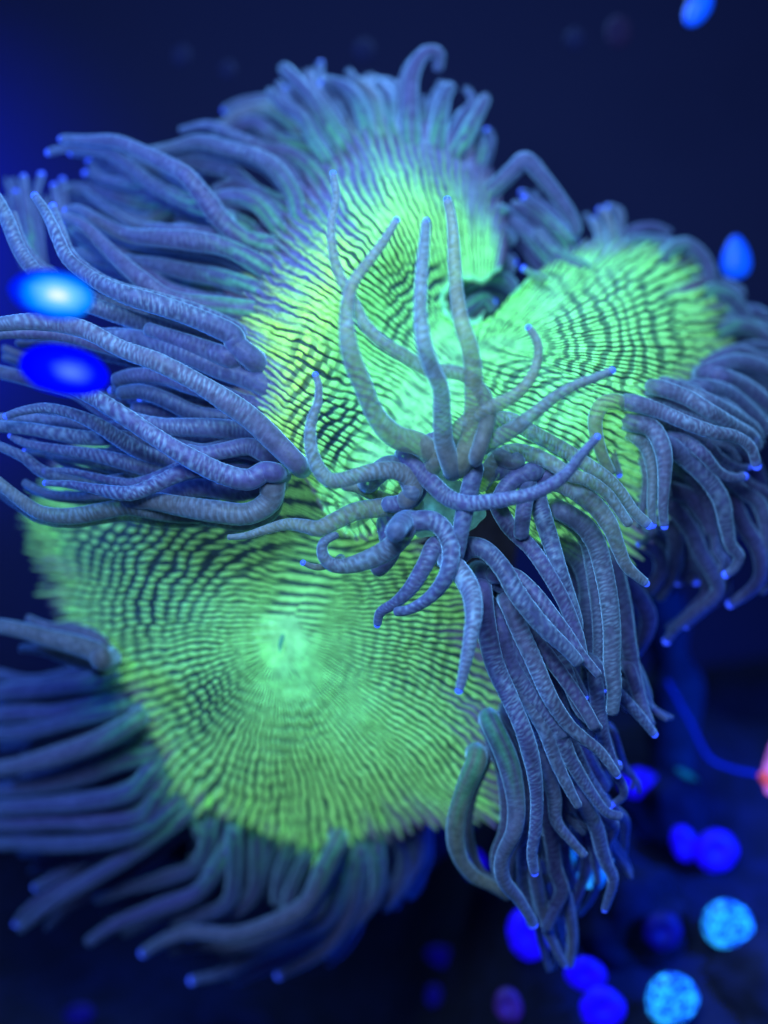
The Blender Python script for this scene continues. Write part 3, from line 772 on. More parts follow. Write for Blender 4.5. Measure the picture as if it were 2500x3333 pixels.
T(4, (-1.4, -2.4), (50, 36), [(980, 960), (1080, 1075), (1140, 1180), (1130, 1270), (1080, 1355)], ring=.1, clear=.1)
T(4, (-2.6, -3.0), (48, 40), [(1270, 560), (1350, 640), (1400, 720), (1420, 800)], ring=.1, clear=.1)
T(4, (-2.8, -3.2), (48, 40), [(1330, 560), (1450, 640), (1500, 760), (1520, 860)], ring=.1, clear=.1)
T(4, (-3.0, -3.4), (48, 40), [(1240, 760), (1300, 860), (1330, 960), (1310, 1050)], ring=.1, clear=.1)
T(4, (-3.2, -3.6), (48, 44), [(1200, 560), (1260, 680), (1270, 800)], ring=.1, clear=.1)
T(4, (-3.0, -3.4), (48, 44), [(1500, 420), (1580, 520), (1640, 640)], ring=.1, clear=.1)
T(4, (-2.8, -3.2), (46, 40), [(1440, 400), (1520, 460), (1600, 560)], ring=.1, clear=.1)
T(4, (-.8, -1.2), (26, 16), [(1160, 820), (1130, 860), (1098, 878)], 1.1, ring=.1, clear=.2)
T(4, (-2.6, -3.2), (42, 22), [(1380, 880), (1420, 920), (1446, 968)], 1.1, ring=.1, clear=.1)
T(4, (-3.0, -3.6), (40, 22), [(1330, 940), (1300, 1000), (1268, 1045)], 1.1, ring=.1, clear=.1)
# --- middle tuft, long ones in front
T('a', (3.0, 3.8, 3.2), (46, 24), [(1480, 1900), (1545, 1680), (1530, 1570), (1480, 1490), (1400, 1420), (1300, 1400), (1190, 1390), (1050, 1310), (900, 1215), (800, 1110), (750, 1000), (700, 910), (645, 800), (612, 660), (606, 500), (636, 350), (615, 205)], 1.15, ring=.55, clear=.55, pale=.35)
T('a', (2.4, 4.0, 3.6), (66, 24), [(1210, 1890), (1120, 1830), (1010, 1800), (920, 1730), (850, 1620), (795, 1480), (740, 1350), (704, 1200), (700, 1010), (740, 865), (830, 740), (920, 620), (1000, 486)], 1.15, ring=.6, clear=.45, pale=.45)
T('a', (2.6, 4.2, 3.8), (56, 34), [(1330, 1980), (1280, 1820), (1270, 1640), (1262, 1500), (1215, 1390), (1165, 1250), (1142, 1080), (1142, 920), (1152, 760), (1166, 600), (1176, 490)], .7, ring=.85, clear=.35, pale=.3)
T('a', (2.6, 3.8, 3.0), (60, 30), [(1380, 1960), (1440, 1800), (1462, 1620), (1460, 1500), (1452, 1350), (1428, 1230), (1386, 1100), (1360, 940), (1346, 780), (1340, 640), (1326, 480), (1300, 362)], 1.05, ring=.5, clear=.5, pale=.6)
T('c', (2.4, 3.4, 3.6), (52, 28), [(-170, 1330), (-80, 1180), (40, 1050), (150, 985), (270, 930), (370, 858), (440, 755), (466, 645), (452, 560), (402, 486)], .95, ring=.5, clear=.45, pale=.5)
T('c', (2.3, 3.2, 3.6), (54, 30), [(-160, 1220), (-90, 1260), (-20, 1310), (60, 1255), (200, 1165), (330, 1090), (420, 1022), (560, 912), (700, 832), (820, 788), (915, 745)], 1.05, ring=.6, clear=.4, pale=.3)
T('c', (2.2, 3.0, 3.6), (58, 30), [(-330, 1270), (-200, 1400), (-80, 1510), (30, 1545), (120, 1542), (280, 1520), (420, 1490), (540, 1438), (640, 1360), (700, 1282), (770, 1200), (825, 1142)], 1.0, ring=.75, clear=.2)
T(4, (1.7, 1.9, 1.8), (48, 30), [(370, 560), (400, 440), (460, 355), (540, 340), (640, 395), (780, 470), (880, 535), (960, 590), (1020, 650), (1080, 735), (1150, 800)], 1, ring=.8, clear=.4, pale=.4)
T(4, (1.9, 2.2, 2.0), (46, 30), [(430, 600), (490, 510), (560, 475), (640, 490), (720, 525), (800, 575), (880, 600), (960, 655), (1010, 720), (1065, 800)], ring=.85, clear=.4, pale=.4)
T(4, (1.8, 2.0, 1.6), (56, 24), [(720, 600), (780, 618), (860, 665), (930, 730), (982, 810), (1012, 890), (1052, 975), (1138, 1050)], 1, ring=.6, clear=.3, pale=.3)
T(4, (1.2, 1.4, 1.2), (54, 40), [(760, 730), (850, 785), (910, 860), (942, 960), (970, 1100), (985, 1250), (985, 1400), (995, 1500), (985, 1620)], ring=.75, clear=.2, pale=.1)
T(4, (1.4, 2.0, 1.8), (46, 36), [(470, 650), (500, 730), (550, 810), (640, 900), (720, 1020), (780, 1130), (830, 1260), (860, 1380)], ring=.55, clear=.15)
T(4, (1.4, 1.9, 1.7), (46, 34), [(650, 640), (680, 740), (712, 840), (750, 960), (790, 1080), (826, 1190), (838, 1260)], ring=.8, clear=.15)
T(4, (2.0, 2.1), (54, 46), [(650, 560), (570, 590), (515, 650), (480, 720)], ring=.3, clear=.15)
T(4, (1.8, 2.0), (52, 44), [(720, 580), (660, 600), (620, 650), (600, 760), (590, 860)], ring=.3, clear=.15)
T(4, (1.9, 2.4, 2.2), (52, 38), [(320, 920), (370, 890), (440, 905), (515, 985), (565, 1075), (630, 1165), (710, 1255), (790, 1330), (850, 1400)], ring=.7, clear=.12)
T(4, (1.4, 2.0, 2.0), (46, 24), [(480, 1010), (560, 1015), (650, 1090), (725, 1180), (790, 1262), (850, 1350), (935, 1450)], ring=.6, clear=.12)
T(4, (2.4, 3.2, 3.4), (58, 26), [(280, 950), (330, 1000), (375, 1080), (388, 1180), (372, 1290), (350, 1400), (335, 1470), (322, 1515)], 1.1, ring=1.0, clear=.1, pale=.1)
T(4, (.9, 1.3, 1.2), (50, 44), [(410, 1090), (470, 1160), (540, 1250), (600, 1350), (670, 1470), (730, 1600), (780, 1720)], ring=.35, clear=.12)
T(4, (.7, 1.2, 1.4), (46, 36), [(500, 1170), (590, 1240), (680, 1330), (760, 1430), (850, 1560), (920, 1680)], ring=.4, clear=.12)
T(4, (1.1, 1.3), (58, 46), [(430, 1010), (500, 1040), (570, 1090), (620, 1160)], ring=.3, clear=.12)
# crown, left side
T('b', (2.2, 2.9, 3.0), (66, 26), [(1290, 1200), (1340, 1130), (1310, 1050), (1220, 1000), (1100, 1000), (970, 1030), (860, 1062), (770, 1062), (700, 990), (655, 880), (642, 760), (655, 650), (692, 550), (700, 430), (676, 345)], .9, ring=.75, clear=.35, pale=.35)
T('b', (1.8, 2.4, 1.6), (66, 20), [(1340, 1235), (1210, 1240), (1080, 1255), (950, 1275), (810, 1340), (700, 1390), (600, 1372), (480, 1362), (330, 1402), (200, 1440), (80, 1450)], ring=.45, clear=.4, pale=.5)
T('b', (2.4, 2.2, 2.4), (78, 28), [(1290, 1380), (1250, 1450), (1170, 1530), (1050, 1595), (900, 1640), (790, 1635), (728, 1570), (735, 1480), (835, 1425)], ring=.5, clear=.3, pale=.15)
T('b', (1.6, 1.8), (34, 18), [(820, 1610), (720, 1650), (650, 1645), (588, 1618)], 1.3, ring=.2, clear=.3, pale=.4)
T('b', (1.4, 1.7), (54, 40), [(1350, 1240), (1200, 1210), (1060, 1160), (950, 1110), (850, 1095)], ring=.2, clear=.35, pale=.4)
T('b', (1.8, 2.8, 3.2), (84, 80), [(1330, 1330), (1270, 1350), (1225, 1400), (1210, 1450)], ring=.25, clear=.25)
T('b', (1.9, 2.2), (66, 60), [(1400, 1080), (1330, 1190), (1220, 1225), (1120, 1225)], ring=.4, clear=.2)
T(4, (2.0, 2.4), (58, 52), [(-60, 600), (20, 540), (90, 570), (120, 640), (100, 690)], ring=.3, clear=.25, pale=.1)
T(4, (2.2, 2.4, 1.8), (52, 26), [(300, 900), (225, 880), (180, 960), (120, 1060), (50, 1130), (-15, 1170), (-30, 1230)], 1, ring=.5, clear=.2)
T(4, (2.3, 2.8, 2.2), (54, 28), [(110, 780), (220, 780), (285, 870), (278, 990), (215, 1090), (120, 1155), (40, 1170)], ring=.65, clear=.15)
T(4, (2.4, 2.6, 2.4), (50, 36), [(390, 560), (360, 680), (335, 800), (315, 920), (270, 1030)], ring=.4, clear=.15)
T(4, (2.2, 2.0), (54, 46), [(340, 480), (270, 450), (210, 430), (170, 470)], ring=.4, clear=.2, pale=.15)
T(4, (1.9, 2.0), (56, 54), [(480, 560), (540, 560), (600, 590), (640, 650)], ring=.3, clear=.2)
T(4, (2.0, 2.2), (50, 50), [(500, 500), (560, 520), (600, 490)], ring=.2, clear=.3, pale=.2)
T(4, (1.4, 1.0), (58, 52), [(20, 800), (30, 900), (0, 960), (-50, 1000)], ring=.3, clear=.2)
# --- hanging tuft, lower right
T(4, (-.2, .4), (58, 52), [(740, 860), (840, 930), (885, 1050), (880, 1200), (885, 1350), (890, 1500), (900, 1640)], ring=.3, clear=.12)
T(4, (-.4, .0), (50, 36), [(980, 940), (1030, 1140), (1055, 1300), (1090, 1480), (1120, 1590), (1150, 1660)], ring=.35, clear=.12)
T(6, (.2, -.6, -1.4), (54, 28), [(400, 340), (350, 460), (312, 600), (318, 730), (378, 828), (470, 880), (545, 930)], ring=.15, clear=.3, pale=.5)
T(6, (.4, .6, -.4), (54, 28), [(470, 190), (535, 340), (570, 510), (562, 640), (512, 755), (518, 855), (585, 940), (652, 1050)], 1, ring=.3, clear=.12, pale=.15)
T(6, (1.4, 1.6, .6), (52, 26), [(425, -400), (440, -260), (475, -90), (540, 60), (600, 200), (640, 340), (660, 480), (656, 620), (640, 740), (652, 828)], 1, ring=.85, clear=.12)
T(6, (1.0, 1.2, .9), (48, 26), [(480, -260), (530, -110), (600, 30), (690, 190), (740, 330), (795, 450), (845, 545)], ring=.7, clear=.12, pale=.1)
T(6, (1.5, 1.6, .9), (46, 24), [(540, -340), (590, -220), (645, -100), (715, 60), (790, 175), (860, 240), (935, 300), (1012, 405)], 1, ring=.95, clear=.12, pale=.1)
T(6, (1.2, 1.2, .4), (48, 26), [(500, -240), (550, -80), (625, 40), (740, 180), (800, 320), (870, 440), (955, 555), (1030, 580)], ring=.75, clear=.12)
T(6, (.4, .3), (42, 24), [(690, 320), (735, 490), (745, 600), (815, 690), (872, 755)], ring=.5, clear=.12, pale=.1)
T(6, (.0, -.6, -1.2), (46, 32), [(680, 440), (720, 640), (740, 800), (768, 900), (725, 1000), (700, 1070)], ring=.3, clear=.12)
T(6, (.4, -.8), (42, 22), [(840, 480), (915, 620), (940, 720), (965, 790), (990, 860), (952, 985)], 1, ring=.3, clear=.12)
T(6, (-1.0, -2.0), (34, 24), [(760, 860), (790, 940), (815, 1100), (800, 1230)], ring=.15, clear=.12, pale=.2)
T(6, (-.6, -1.8), (36, 20), [(640, 780), (680, 960), (722, 1110), (785, 1225)], .9, ring=.15, clear=.12, pale=.2)
T(6, (-.4, -1.4), (36, 30), [(600, 700), (605, 880), (640, 1050)], 1, ring=.15, clear=.12)
T(6, (1.0, 1.2), (44, 28), [(780, -60), (845, 110), (905, 175), (935, 215)], ring=.75, clear=.15)
T(6, (.8, .4), (42, 26), [(905, -60), (930, 130), (955, 260), (1005, 370), (1015, 345)], 1, ring=.6, clear=.12)
T(6, (.8, .2), (40, 24), [(900, -80), (970, 10), (1045, 80), (1115, 155), (1172, 228)], 1.1, ring=.7, clear=.12)
T(6, (.0, -.2), (36, 22), [(1060, -60), (1095, 50), (1120, 120), (1165, 190)], ring=.2, clear=.12)
T(6, (.2, -.2), (30, 20), [(960, 240), (995, 380), (1030, 440), (1035, 490), (990, 525)], 1.0, ring=.3, clear=.12)
T(6, (-.8, -1.2), (42, 34), [(560, 460), (610, 600), (630, 760), (660, 900), (690, 1020)], ring=.15, clear=.12)
T(6, (-1.4, -2.0), (34, 24), [(870, 620), (880, 760), (845, 900), (800, 1010)], ring=.1, clear=.12)
T(6, (-.4, -.4), (54, 46), [(560, 150), (690, 300), (780, 470), (830, 560)], ring=.25, clear=.1)
T(6, (-.6, -.6), (54, 46), [(700, 100), (820, 240), (900, 380), (960, 480)], ring=.25, clear=.1)
T(6, (-.2, -.8), (40, 22), [(940, 560), (990, 620), (960, 700), (975, 780)], ring=.2, clear=.1)
T(6, (-.8, -.8), (52, 44), [(620, 300), (680, 430), (700, 560), (690, 680)], ring=.2, clear=.1)

# thinner strands between and behind the traced ones
rs = np.random.default_rng(5)
for tile, dep, r, pts, tip, ring, clear, pale in list(CALLS):
    if tile in ('a', 'b', 'c') or max(dep) > 1.45 or len(pts) < 4 or tentacle.k > 292:
        continue
    if rs.random() < .25:
        continue
    p = np.array(pts, float)
    n = len(p); k = np.linspace(0, 1, n)[:, None]
    tg = p[-1] - p[0]; tg = tg / np.linalg.norm(tg); nm = np.array([-tg[1], tg[0]])
    off = rs.choice([-1, 1]) * rs.uniform(24, 46)
    q = p + nm * off * (.75 + .5 * k) + nm * 22 * np.sin(k * rs.uniform(4, 8) + rs.uniform(0, 6)) * k
    if rs.random() < .5:
        q = q[:-1] if n > 4 else q
    tentacle(tile, tuple(v - rs.uniform(.5, 1.0) for v in dep), (r[0] * .82, r[1] * .75), [tuple(v) for v in q],
             .9 if rs.random() < .45 else 0, max(ring - .1, .1), clear, pale * .5, .9, False)

# beyond the 300 that show largest, the thin hindmost strands are one part
for rep_ in range(2):
    for tile, dep, r, pts, tip, ring, clear, pale in list(CALLS):
        if tile in ('a', 'b', 'c') or max(dep) > .9 or len(pts) < 4 or rs.random() < .25:
            continue
        if tile == 2 and pts[0][0] < 560 and pts[0][1] > 900:
            continue
        p = np.array(pts, float)
        n = len(p); k = np.linspace(0, 1, n)[:, None]
        tg = p[-1] - p[0]; tg = tg / np.linalg.norm(tg); nm = np.array([-tg[1], tg[0]])
        q = p + nm * rs.choice([-1, 1]) * rs.uniform(30, 75) * (.6 + .6 * k) + nm * 26 * np.sin(k * rs.uniform(4, 9) + rs.uniform(0, 6)) * k
        q = q + tg * rs.uniform(-25, 10)
        if n > 4:
            q = q[:-1]
        tentacle(tile, tuple(v - rs.uniform(.7, 1.5) for v in dep), (r[0] * .72, r[1] * .6), [tuple(v) for v in q],
                 0, max(ring - .1, .1), .1, pale * .5, .7, None)
vs, fs, ps, cs, base_i = [], [], [], [], 0
for V, pg_, cl_ in STRANDS:
    n, sg, _ = V.shape
    ix = np.arange(n * sg).reshape(n, sg) + base_i
    nx = np.roll(ix, -1, 1)
    fs.append(np.stack([ix[:-1], nx[:-1], nx[1:], ix[1:]], -1).reshape(-1, 4))
    vs.append(V.reshape(-1, 3)); ps.append(pg_.reshape(-1, 3)); cs.append(cl_.reshape(-1)); base_i += n * sg
vs, fs, ps, cs = np.vstack(vs), np.vstack(fs), np.vstack(ps), np.concatenate(cs)
me = bpy.data.meshes.new('fine_tentacles')
me.vertices.add(len(vs)); me.vertices.foreach_set('co', vs.reshape(-1).astype(np.float32))
me.loops.add(len(fs) * 4); me.loops.foreach_set('vertex_index', fs.reshape(-1).astype(np.int32))
me.polygons.add(len(fs)); me.polygons.foreach_set('loop_start', np.arange(0, len(fs) * 4, 4, dtype=np.int32))
me.polygons.foreach_set('use_smooth', np.ones(len(fs), bool)); me.update(calc_edges=True)
at = me.attributes.new('pigment', 'FLOAT_COLOR', 'POINT')
at.data.foreach_set('color', np.hstack([ps, np.ones((len(ps), 1))]).reshape(-1).astype(np.float32))
me.attributes.new('clear', 'FLOAT', 'POINT').data.foreach_set('value', cs.astype(np.float32))
me.materials.append(M_TENT)
ft = bpy.data.objects.new('fine_tentacles', me); col.objects.link(ft); ft.parent = coral; ft['kind'] = 'stuff'
print('tentacles', tentacle.k, 'strands', len(STRANDS), 'tris', sum(len(o.data.polygons) * 2 for o in bpy.data.objects if o.type == 'MESH'))

# ------------------------------------------------------------------ rocks and reef life behind
def rock(name, fx, fy, d, rad, label, seed):
    if name == 'boulder':
        d = seat(fx, fy, -.6)
    o = ellipsoid(name, P(fx, fy, d), rad, M_ROCK, 40, 22, None, None, .5, seed, 2.0)
    return tag(o, label, 'rock')


rock('reef_rock', 620, 1560, -10.5, (7.0, 4.0, 5.0), 'big dark rock behind the coral that its column grows from', 1)
rock('boulder', 1420, 1760, -15, (1.6, 1.5, 1.7), 'near black round boulder left of the pair of bright blue polyps', 3)
rock('boulder', 1360, 2010, -15, (1.9, 1.6, 1.8), 'near black round boulder beside the dim blue polyp at lower right', 5)
rock('boulder', 1640, 2150, -14, (2.2, 1.6, 1.8), 'dark boulder in the bottom right corner right of the mottled cyan blur disc', 8)

M_BLUE = plain('blue_polyp', (.01, .01, .5), .5, (.008, .0, 1.0), .9, noise=5)
M_DIM = plain('dim_blue_polyp', (.003, .003, .12), .6, (.004, .0, .5), .22, noise=3)
M_PURPLE = plain('purple_polyp', (.05, .02, .2), .5, (.06, .02, .35), .25, noise=3)
M_STALK = plain('polyp_stalk', (.01, .01, .1), .7)


def mottle_mat(name, c0, c1, scale, k):
    m, nt, b, out = mat(name)
    tc = node(nt, 'ShaderNodeTexCoord')
    nz = node(nt, 'ShaderNodeTexNoise'); nz.inputs['Scale'].default_value = scale; nz.inputs['Detail'].default_value = 3
    nz.inputs['Distortion'].default_value = 1.2
    nt.links.new(tc.outputs['Object'], nz.inputs['Vector'])
    cr = node(nt, 'ShaderNodeValToRGB')
    e = cr.color_ramp.elements
    e[0].position = .42; e[0].color = (*c0, 1); e[1].position = .475; e[1].color = (*c1, 1)
    x = cr.color_ramp.elements.new(.525); x.color = (*c1, 1)
    x = cr.color_ramp.elements.new(.58); x.color = (*c0, 1)
    nt.links.new(nz.outputs['Fac'], cr.inputs[0])
    nt.links.new(cr.outputs[0], b.inputs['Base Color']); nt.links.new(cr.outputs[0], b.inputs['Emission Color'])
    b.inputs['Emission Strength'].default_value = k
    return m


M_MOTTLE = mottle_mat('mottled_cyan', (.02, .42, 1.0), (.0, .02, .35), 3.2, 1.0)  # mottled disc stands in for out-of-focus blur of bright points


def polyp(fx, fy, d, rx, rz, m, label, tilt=0, group=None):
    """domed disc with a dimpled middle facing the light, on a short stalk"""
    d = seat(fx, fy, 1.15)
    loc = P(fx, fy, d)
    o = empty('polyp', loc, label, 'polyp', group)  # the two mottled blur discs are built here too, they are no polyps
    s = (D0 - d) / D0 * 1.507 / 150
    nu, nv = 40, 14
    u = np.linspace(0, 2 * math.pi, nu, endpoint=False)
    prof = [(0, .16), (.1, .12), (.22, .22), (.4, .30), (.6, .31), (.8, .22), (.94, .06), (1.0, -.1), (.96, -.24), (.8, -.32), (.5, -.36), (.3, -.5), (.26, -.9), (.24, -1.3)]
    V = np.zeros((nu, nv, 3))
    for j, (r, h) in enumerate(prof):
        wob = 1 + .02 * np.sin(u * 3 + fx) + .01 * np.sin(u * 7 + fy)
        V[:, j, 0] = r * rx * s * np.cos(u) * wob; V[:, j, 2] = r * rz * s * np.sin(u) * wob; V[:, j, 1] = -h * .75 * min(rx, rz) * s
    ct, st = math.cos(tilt), math.sin(tilt)
    X = V[..., 0] * ct - V[..., 2] * st; Z = V[..., 0] * st + V[..., 2] * ct
    V[..., 0] = X; V[..., 2] = Z
    grid_mesh('disc', V[:, :11], m, True, o)
    grid_mesh('stalk', V[:, 10:], M_STALK, True, o)
    return o


polyp(1385, 1695, -13, 46, 32, M_BLUE, 'oval bright blue polyp just right of the hanging tentacle ends', -.3)
polyp(1478, 1822, -13, 27, 40, M_BLUE, 'left and narrower of two touching bright blue polyps at right', .3)
polyp(1548, 1838, -13.4, 46, 46, M_BLUE, 'right and rounder of two touching bright blue polyps at right', .2)
polyp(1024, 1868, -13, 22, 32, M_BLUE, 'small blue polyp seen through the loop of the pale bent tentacle', .3)
polyp(1118, 1872, -13, 28, 44, M_BLUE, 'blue polyp half hidden between two hanging tentacles', .2)
polyp(1140, 2020, -13, 42, 58, M_BLUE, 'tall blue polyp behind the lowest tentacle ends, left of the double tip', .35)
polyp(1266, 2105, -13, 46, 36, M_BLUE, 'wide blue polyp directly under the lowest tentacle tip', -.3)
polyp(1302, 2178, -13.4, 50, 46, M_BLUE, 'blue polyp cut by the bottom edge left of the mottled cyan blur disc', -.2)
polyp(1432, 2012, -14, 42, 42, M_DIM, 'dim dark blue polyp left of the upper mottled cyan blur disc', 0)
polyp(1572, 1998, -12.5, 56, 52, M_MOTTLE, 'round mottled cyan blur disc near the right edge, the upper one', -.4)
polyp(1452, 2160, -12.5, 57, 58, M_MOTTLE, 'round mottled cyan blur disc at the bottom edge, the lower one', -.4)
polyp(1098, 2172, -14, 30, 40, M_PURPLE, 'faint purple polyp at the bottom edge under the tentacles', .3)
polyp(938, 2150, -14, 18, 24, M_DIM, 'faint small blue polyp at the bottom left of the purple one', 0)
polyp(958, 2068, -14, 40, 22, M_DIM, 'faint wide blue polyp in the dark left of the tall blue polyp', -.4)
polyp(1638, 1165, -12, 26, 22, M_DIM, 'faint blue polyp far behind at the right edge below the tentacles', 0)
polyp(170, 2190, -12, 32, 22, M_DIM, 'faint blue polyp in the dark bottom left corner', .2)

# cyan branching coral between the hanging tentacles
M_CYAN = mottle_mat('cyan_branch', (.03, .45, .95), (.0, .12, .6), 1.6, .8)
br = empty('branching_coral', P(1262, 1915, -3.4), 'small bright cyan coral of pointed branches behind the hanging tentacles', 'coral')
for pts, r in ((((1262, 1915), (1250, 1880), (1240, 1850), (1236, 1832)), 10), (((1258, 1912), (1245, 1895), (1228, 1885), (1222, 1872)), 8),
               (((1268, 1915), (1262, 1870), (1258, 1830), (1255, 1800)), 9), (((1275, 1915), (1285, 1880), (1298, 1850), (1308, 1822)), 15),
               (((1290, 1912), (1312, 1880), (1320, 1850), (1328, 1815)), 9), (((1280, 1912), (1290, 1890), (1294, 1860), (1292, 1840)), 16)):
    c = catmull(np.array([P(x, y, -3.4) for x, y in pts]), 20)
    adopt(tube('branch', c, np.linspace(1, .25, 20) * r * 1.507 / 150 * 33 / 30, M_CYAN, 10), br)

M_TUBE = plain('blue_tube', (.01, .03, .4), .4, (.0, .02, .8), .06)
c = catmull(np.array([P(x, y, -9) for x, y in ((1440, 1470), (1490, 1560), (1512, 1605), (1535, 1640), (1580, 1660), (1640, 1672), (1720, 1680))]), 80)
tag(tube('tube', c, np.full(80, .05), M_TUBE, 12), 'thin blue tube bending through the water left of the pink coral', 'tube')
M_SPONGE = plain('blue_sponge', (.012, .03, .07), .8, noise=.8)
c = catmull(np.array([P(x, y, -11) for x, y in ((1440, 1700), (1450, 1590), (1455, 1480), (1440, 1380), (1420, 1280))]), 40)
tag(tube('sponge', c, np.linspace(.95, .6, 40) * (.75 + .5 * noise2(np.linspace(0, 6, 40), np.zeros(40), 3)), M_SPONGE, 20), 'soft blue column sponge behind the right hand hanging tentacles', 'sponge')
M_TEAL = plain('teal_flake', (.02, .3, .5), .5, (.0, .2, .5), .35, noise=6)
for fx, fy, rx, lab in ((1482, 1672, 24, 'small teal shred drifting right of the oval blue polyp'),
                        (1278, 1980, 24, 'pale teal shred drifting under the cyan branching coral')):
    tag(ellipsoid('shred', P(fx, fy, -8), (rx * .0128, .1, .09), M_TEAL, 20, 10, Matrix.Rotation(math.radians(28), 3, 'Y').to_quaternion(), None, .6, 3, 3), lab, 'shred')
M_PINK = plain('pink_coral', (.55, .22, .5), .6, (.62, .16, .9), .7, noise=2)
M_RED = plain('red_coral_edge', (.8, .12, .10), .6, (.9, .10, .14), .6, noise=3)
pk = empty('coral_fragment', P(1682, 1660, -6), 'pink and salmon coral fragment cut by the right edge of the picture', 'coral')
ellipsoid('body', P(1684, 1640, -6), (.36, .4, 1.0), M_PINK, 24, 14, Matrix.Rotation(math.radians(18), 3, 'Y').to_quaternion(), pk, .3, 2)
ellipsoid('edge', P(1664, 1686, -5.8), (.34, .3, .16), M_RED, 20, 12, Matrix.Rotation(math.radians(30), 3, 'Y').to_quaternion(), pk, .3, 4)

M_SPECK = plain('blue_speck', (.01, .05, .8), .4, (.0, .09, 1.0), .9)
M_FAINT = plain('faint_speck', (.001, .002, .02), 1.0, (.01, .02, .35), .10)


def speck(fx, fy, d, rx, rz, m, label, tilt=0, pear=0):
    s = (D0 - d) / D0 * 1.507 / 150
    nu, nv = 24, 16
    u = np.linspace(0, 2 * math.pi, nu, endpoint=False); v = np.linspace(0, math.pi, nv)
    U, W = np.meshgrid(u, v, indexing='ij')
    k = 1 - pear * np.cos(W)
    V = np.stack([np.sin(W) * np.cos(U) * k * rx * s, np.sin(W) * np.sin(U) * k * rx * s * .7, np.cos(W) * rz * s], -1)
    ct, st = math.cos(tilt), math.sin(tilt)
    X = V[..., 0] * ct + V[..., 2] * st; Z = -V[..., 0] * st + V[..., 2] * ct
    V[..., 0] = X; V[..., 2] = Z
    o = grid_mesh('drifting_speck', V, m)
    o.location = P(fx, fy, d)
    return tag(o, label, 'speck', 'specks drifting in the dark water')


speck(1590, 555, -9, 30, 46, M_SPECK, 'bright blue drop shaped speck drifting at the right, above the right lobe', 0, .35)
speck(1508, 18, -9, 24, 42, M_SPECK, 'bright blue slanted speck cut by the top edge at the right', .6)
speck(785, 108, -9, 24, 24, M_FAINT, 'faint blue round speck above the top tentacles, left of the hooked one')
speck(392, 120, -9, 20, 24, M_FAINT, 'faint blue speck high at the upper left, leftmost of the two there', .3)
speck(492, 150, -9, 18, 20, M_FAINT, 'faint blue speck at the upper left, nearer the top tentacles')
speck(1242, 84, -9, 22, 22, M_FAINT, 'faint blue speck near the top, right of the hooked tentacle')
M_FV = plain('faint_violet_speck', (.002, .001, .02), 1.0, (.03, .015, .22), .12)
speck(1336, 68, -9, 28, 34, M_FV, 'faint violet speck near the top, left of the bright slanted one')

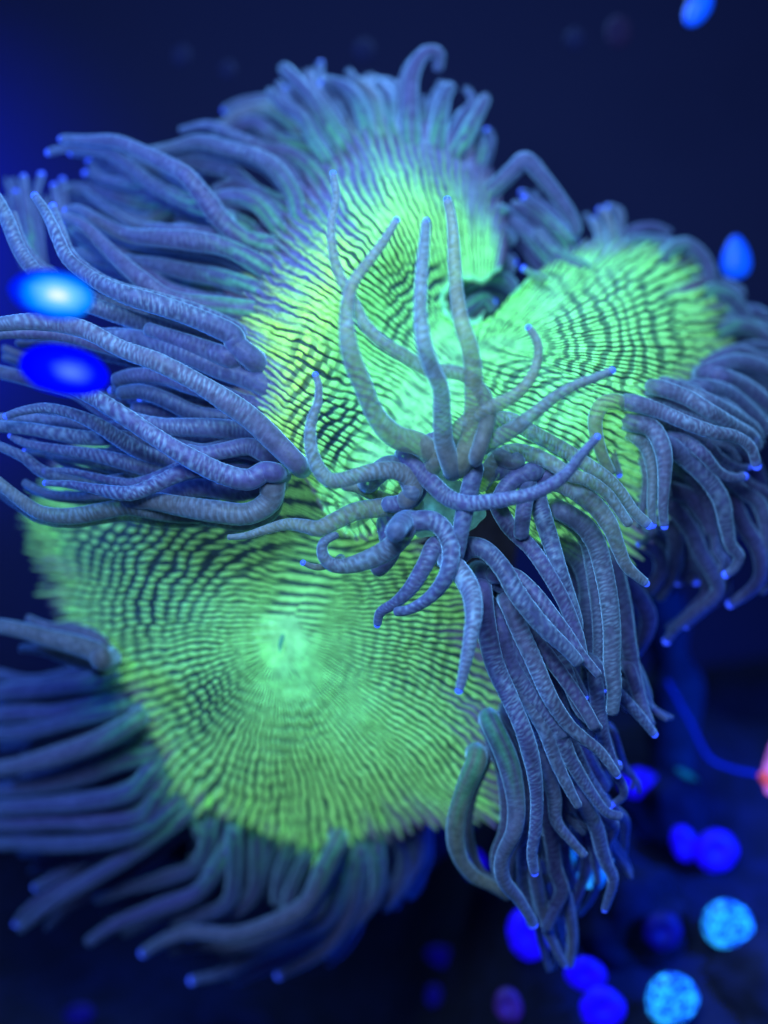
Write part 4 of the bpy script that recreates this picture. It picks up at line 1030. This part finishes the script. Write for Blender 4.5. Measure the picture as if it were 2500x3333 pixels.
# ------------------------------------------------------------------ tank glass reflections, added as two glowing ovals on the left, in front
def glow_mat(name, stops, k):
    """painted glow of a reflection: bright core, falling off towards the rim"""
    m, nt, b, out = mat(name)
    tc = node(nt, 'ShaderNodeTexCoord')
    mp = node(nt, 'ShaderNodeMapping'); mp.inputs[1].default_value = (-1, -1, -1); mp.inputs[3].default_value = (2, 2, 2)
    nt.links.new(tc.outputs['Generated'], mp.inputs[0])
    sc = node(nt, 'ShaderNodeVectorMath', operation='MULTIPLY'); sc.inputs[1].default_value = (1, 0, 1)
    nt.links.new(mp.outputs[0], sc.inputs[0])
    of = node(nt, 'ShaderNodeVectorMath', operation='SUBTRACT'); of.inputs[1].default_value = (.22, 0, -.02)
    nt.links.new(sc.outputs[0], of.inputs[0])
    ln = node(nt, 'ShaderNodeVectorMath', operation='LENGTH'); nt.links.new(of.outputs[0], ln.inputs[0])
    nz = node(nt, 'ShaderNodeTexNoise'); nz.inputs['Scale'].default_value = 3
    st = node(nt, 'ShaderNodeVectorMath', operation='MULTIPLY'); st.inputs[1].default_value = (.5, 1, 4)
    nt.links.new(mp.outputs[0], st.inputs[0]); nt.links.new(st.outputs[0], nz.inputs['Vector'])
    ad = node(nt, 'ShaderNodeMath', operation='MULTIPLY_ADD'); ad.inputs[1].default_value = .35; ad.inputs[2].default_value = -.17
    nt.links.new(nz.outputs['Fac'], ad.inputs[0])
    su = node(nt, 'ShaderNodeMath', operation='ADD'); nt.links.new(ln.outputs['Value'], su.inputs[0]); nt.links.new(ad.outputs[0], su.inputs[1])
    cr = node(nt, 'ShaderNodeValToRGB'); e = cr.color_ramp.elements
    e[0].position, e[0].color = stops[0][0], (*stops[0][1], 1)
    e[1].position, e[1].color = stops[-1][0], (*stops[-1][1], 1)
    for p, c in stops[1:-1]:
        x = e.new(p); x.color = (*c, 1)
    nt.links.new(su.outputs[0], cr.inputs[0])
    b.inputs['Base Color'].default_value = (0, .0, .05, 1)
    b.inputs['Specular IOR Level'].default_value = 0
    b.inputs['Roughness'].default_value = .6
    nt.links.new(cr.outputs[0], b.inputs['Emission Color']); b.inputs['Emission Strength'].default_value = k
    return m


def reflection_oval(name, label, fx, fy, d, rx, rz, stops, tilt):
    o = empty(name, P(fx, fy, d), label, 'reflection')
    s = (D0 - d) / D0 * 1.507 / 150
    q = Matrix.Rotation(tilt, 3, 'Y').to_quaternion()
    g = ellipsoid('lens', (0, 0, 0), (rx * s, .2, rz * s), glow_mat('reflection_glow', stops, 1.0), 48, 20, None, o, .12, fx)  # glowing face painted as a glass reflection
    h = ellipsoid('oval_back', (0, 0, 0), (rx * s * .9, .3, rz * s * .9), M_STALK, 32, 14, None, o)
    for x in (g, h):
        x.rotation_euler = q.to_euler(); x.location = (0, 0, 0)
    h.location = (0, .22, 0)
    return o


reflection_oval('lamp_reflection', 'upper oval lamp reflection at the left edge glowing cyan with a white core', 112, 636, 6.2, 92, 54,
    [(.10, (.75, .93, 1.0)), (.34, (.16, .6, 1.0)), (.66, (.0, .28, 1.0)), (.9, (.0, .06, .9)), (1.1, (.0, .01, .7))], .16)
reflection_oval('lamp_reflection', 'lower oval lamp reflection at the left edge glowing deep blue with a paler core', 138, 800, 6.2, 102, 53,
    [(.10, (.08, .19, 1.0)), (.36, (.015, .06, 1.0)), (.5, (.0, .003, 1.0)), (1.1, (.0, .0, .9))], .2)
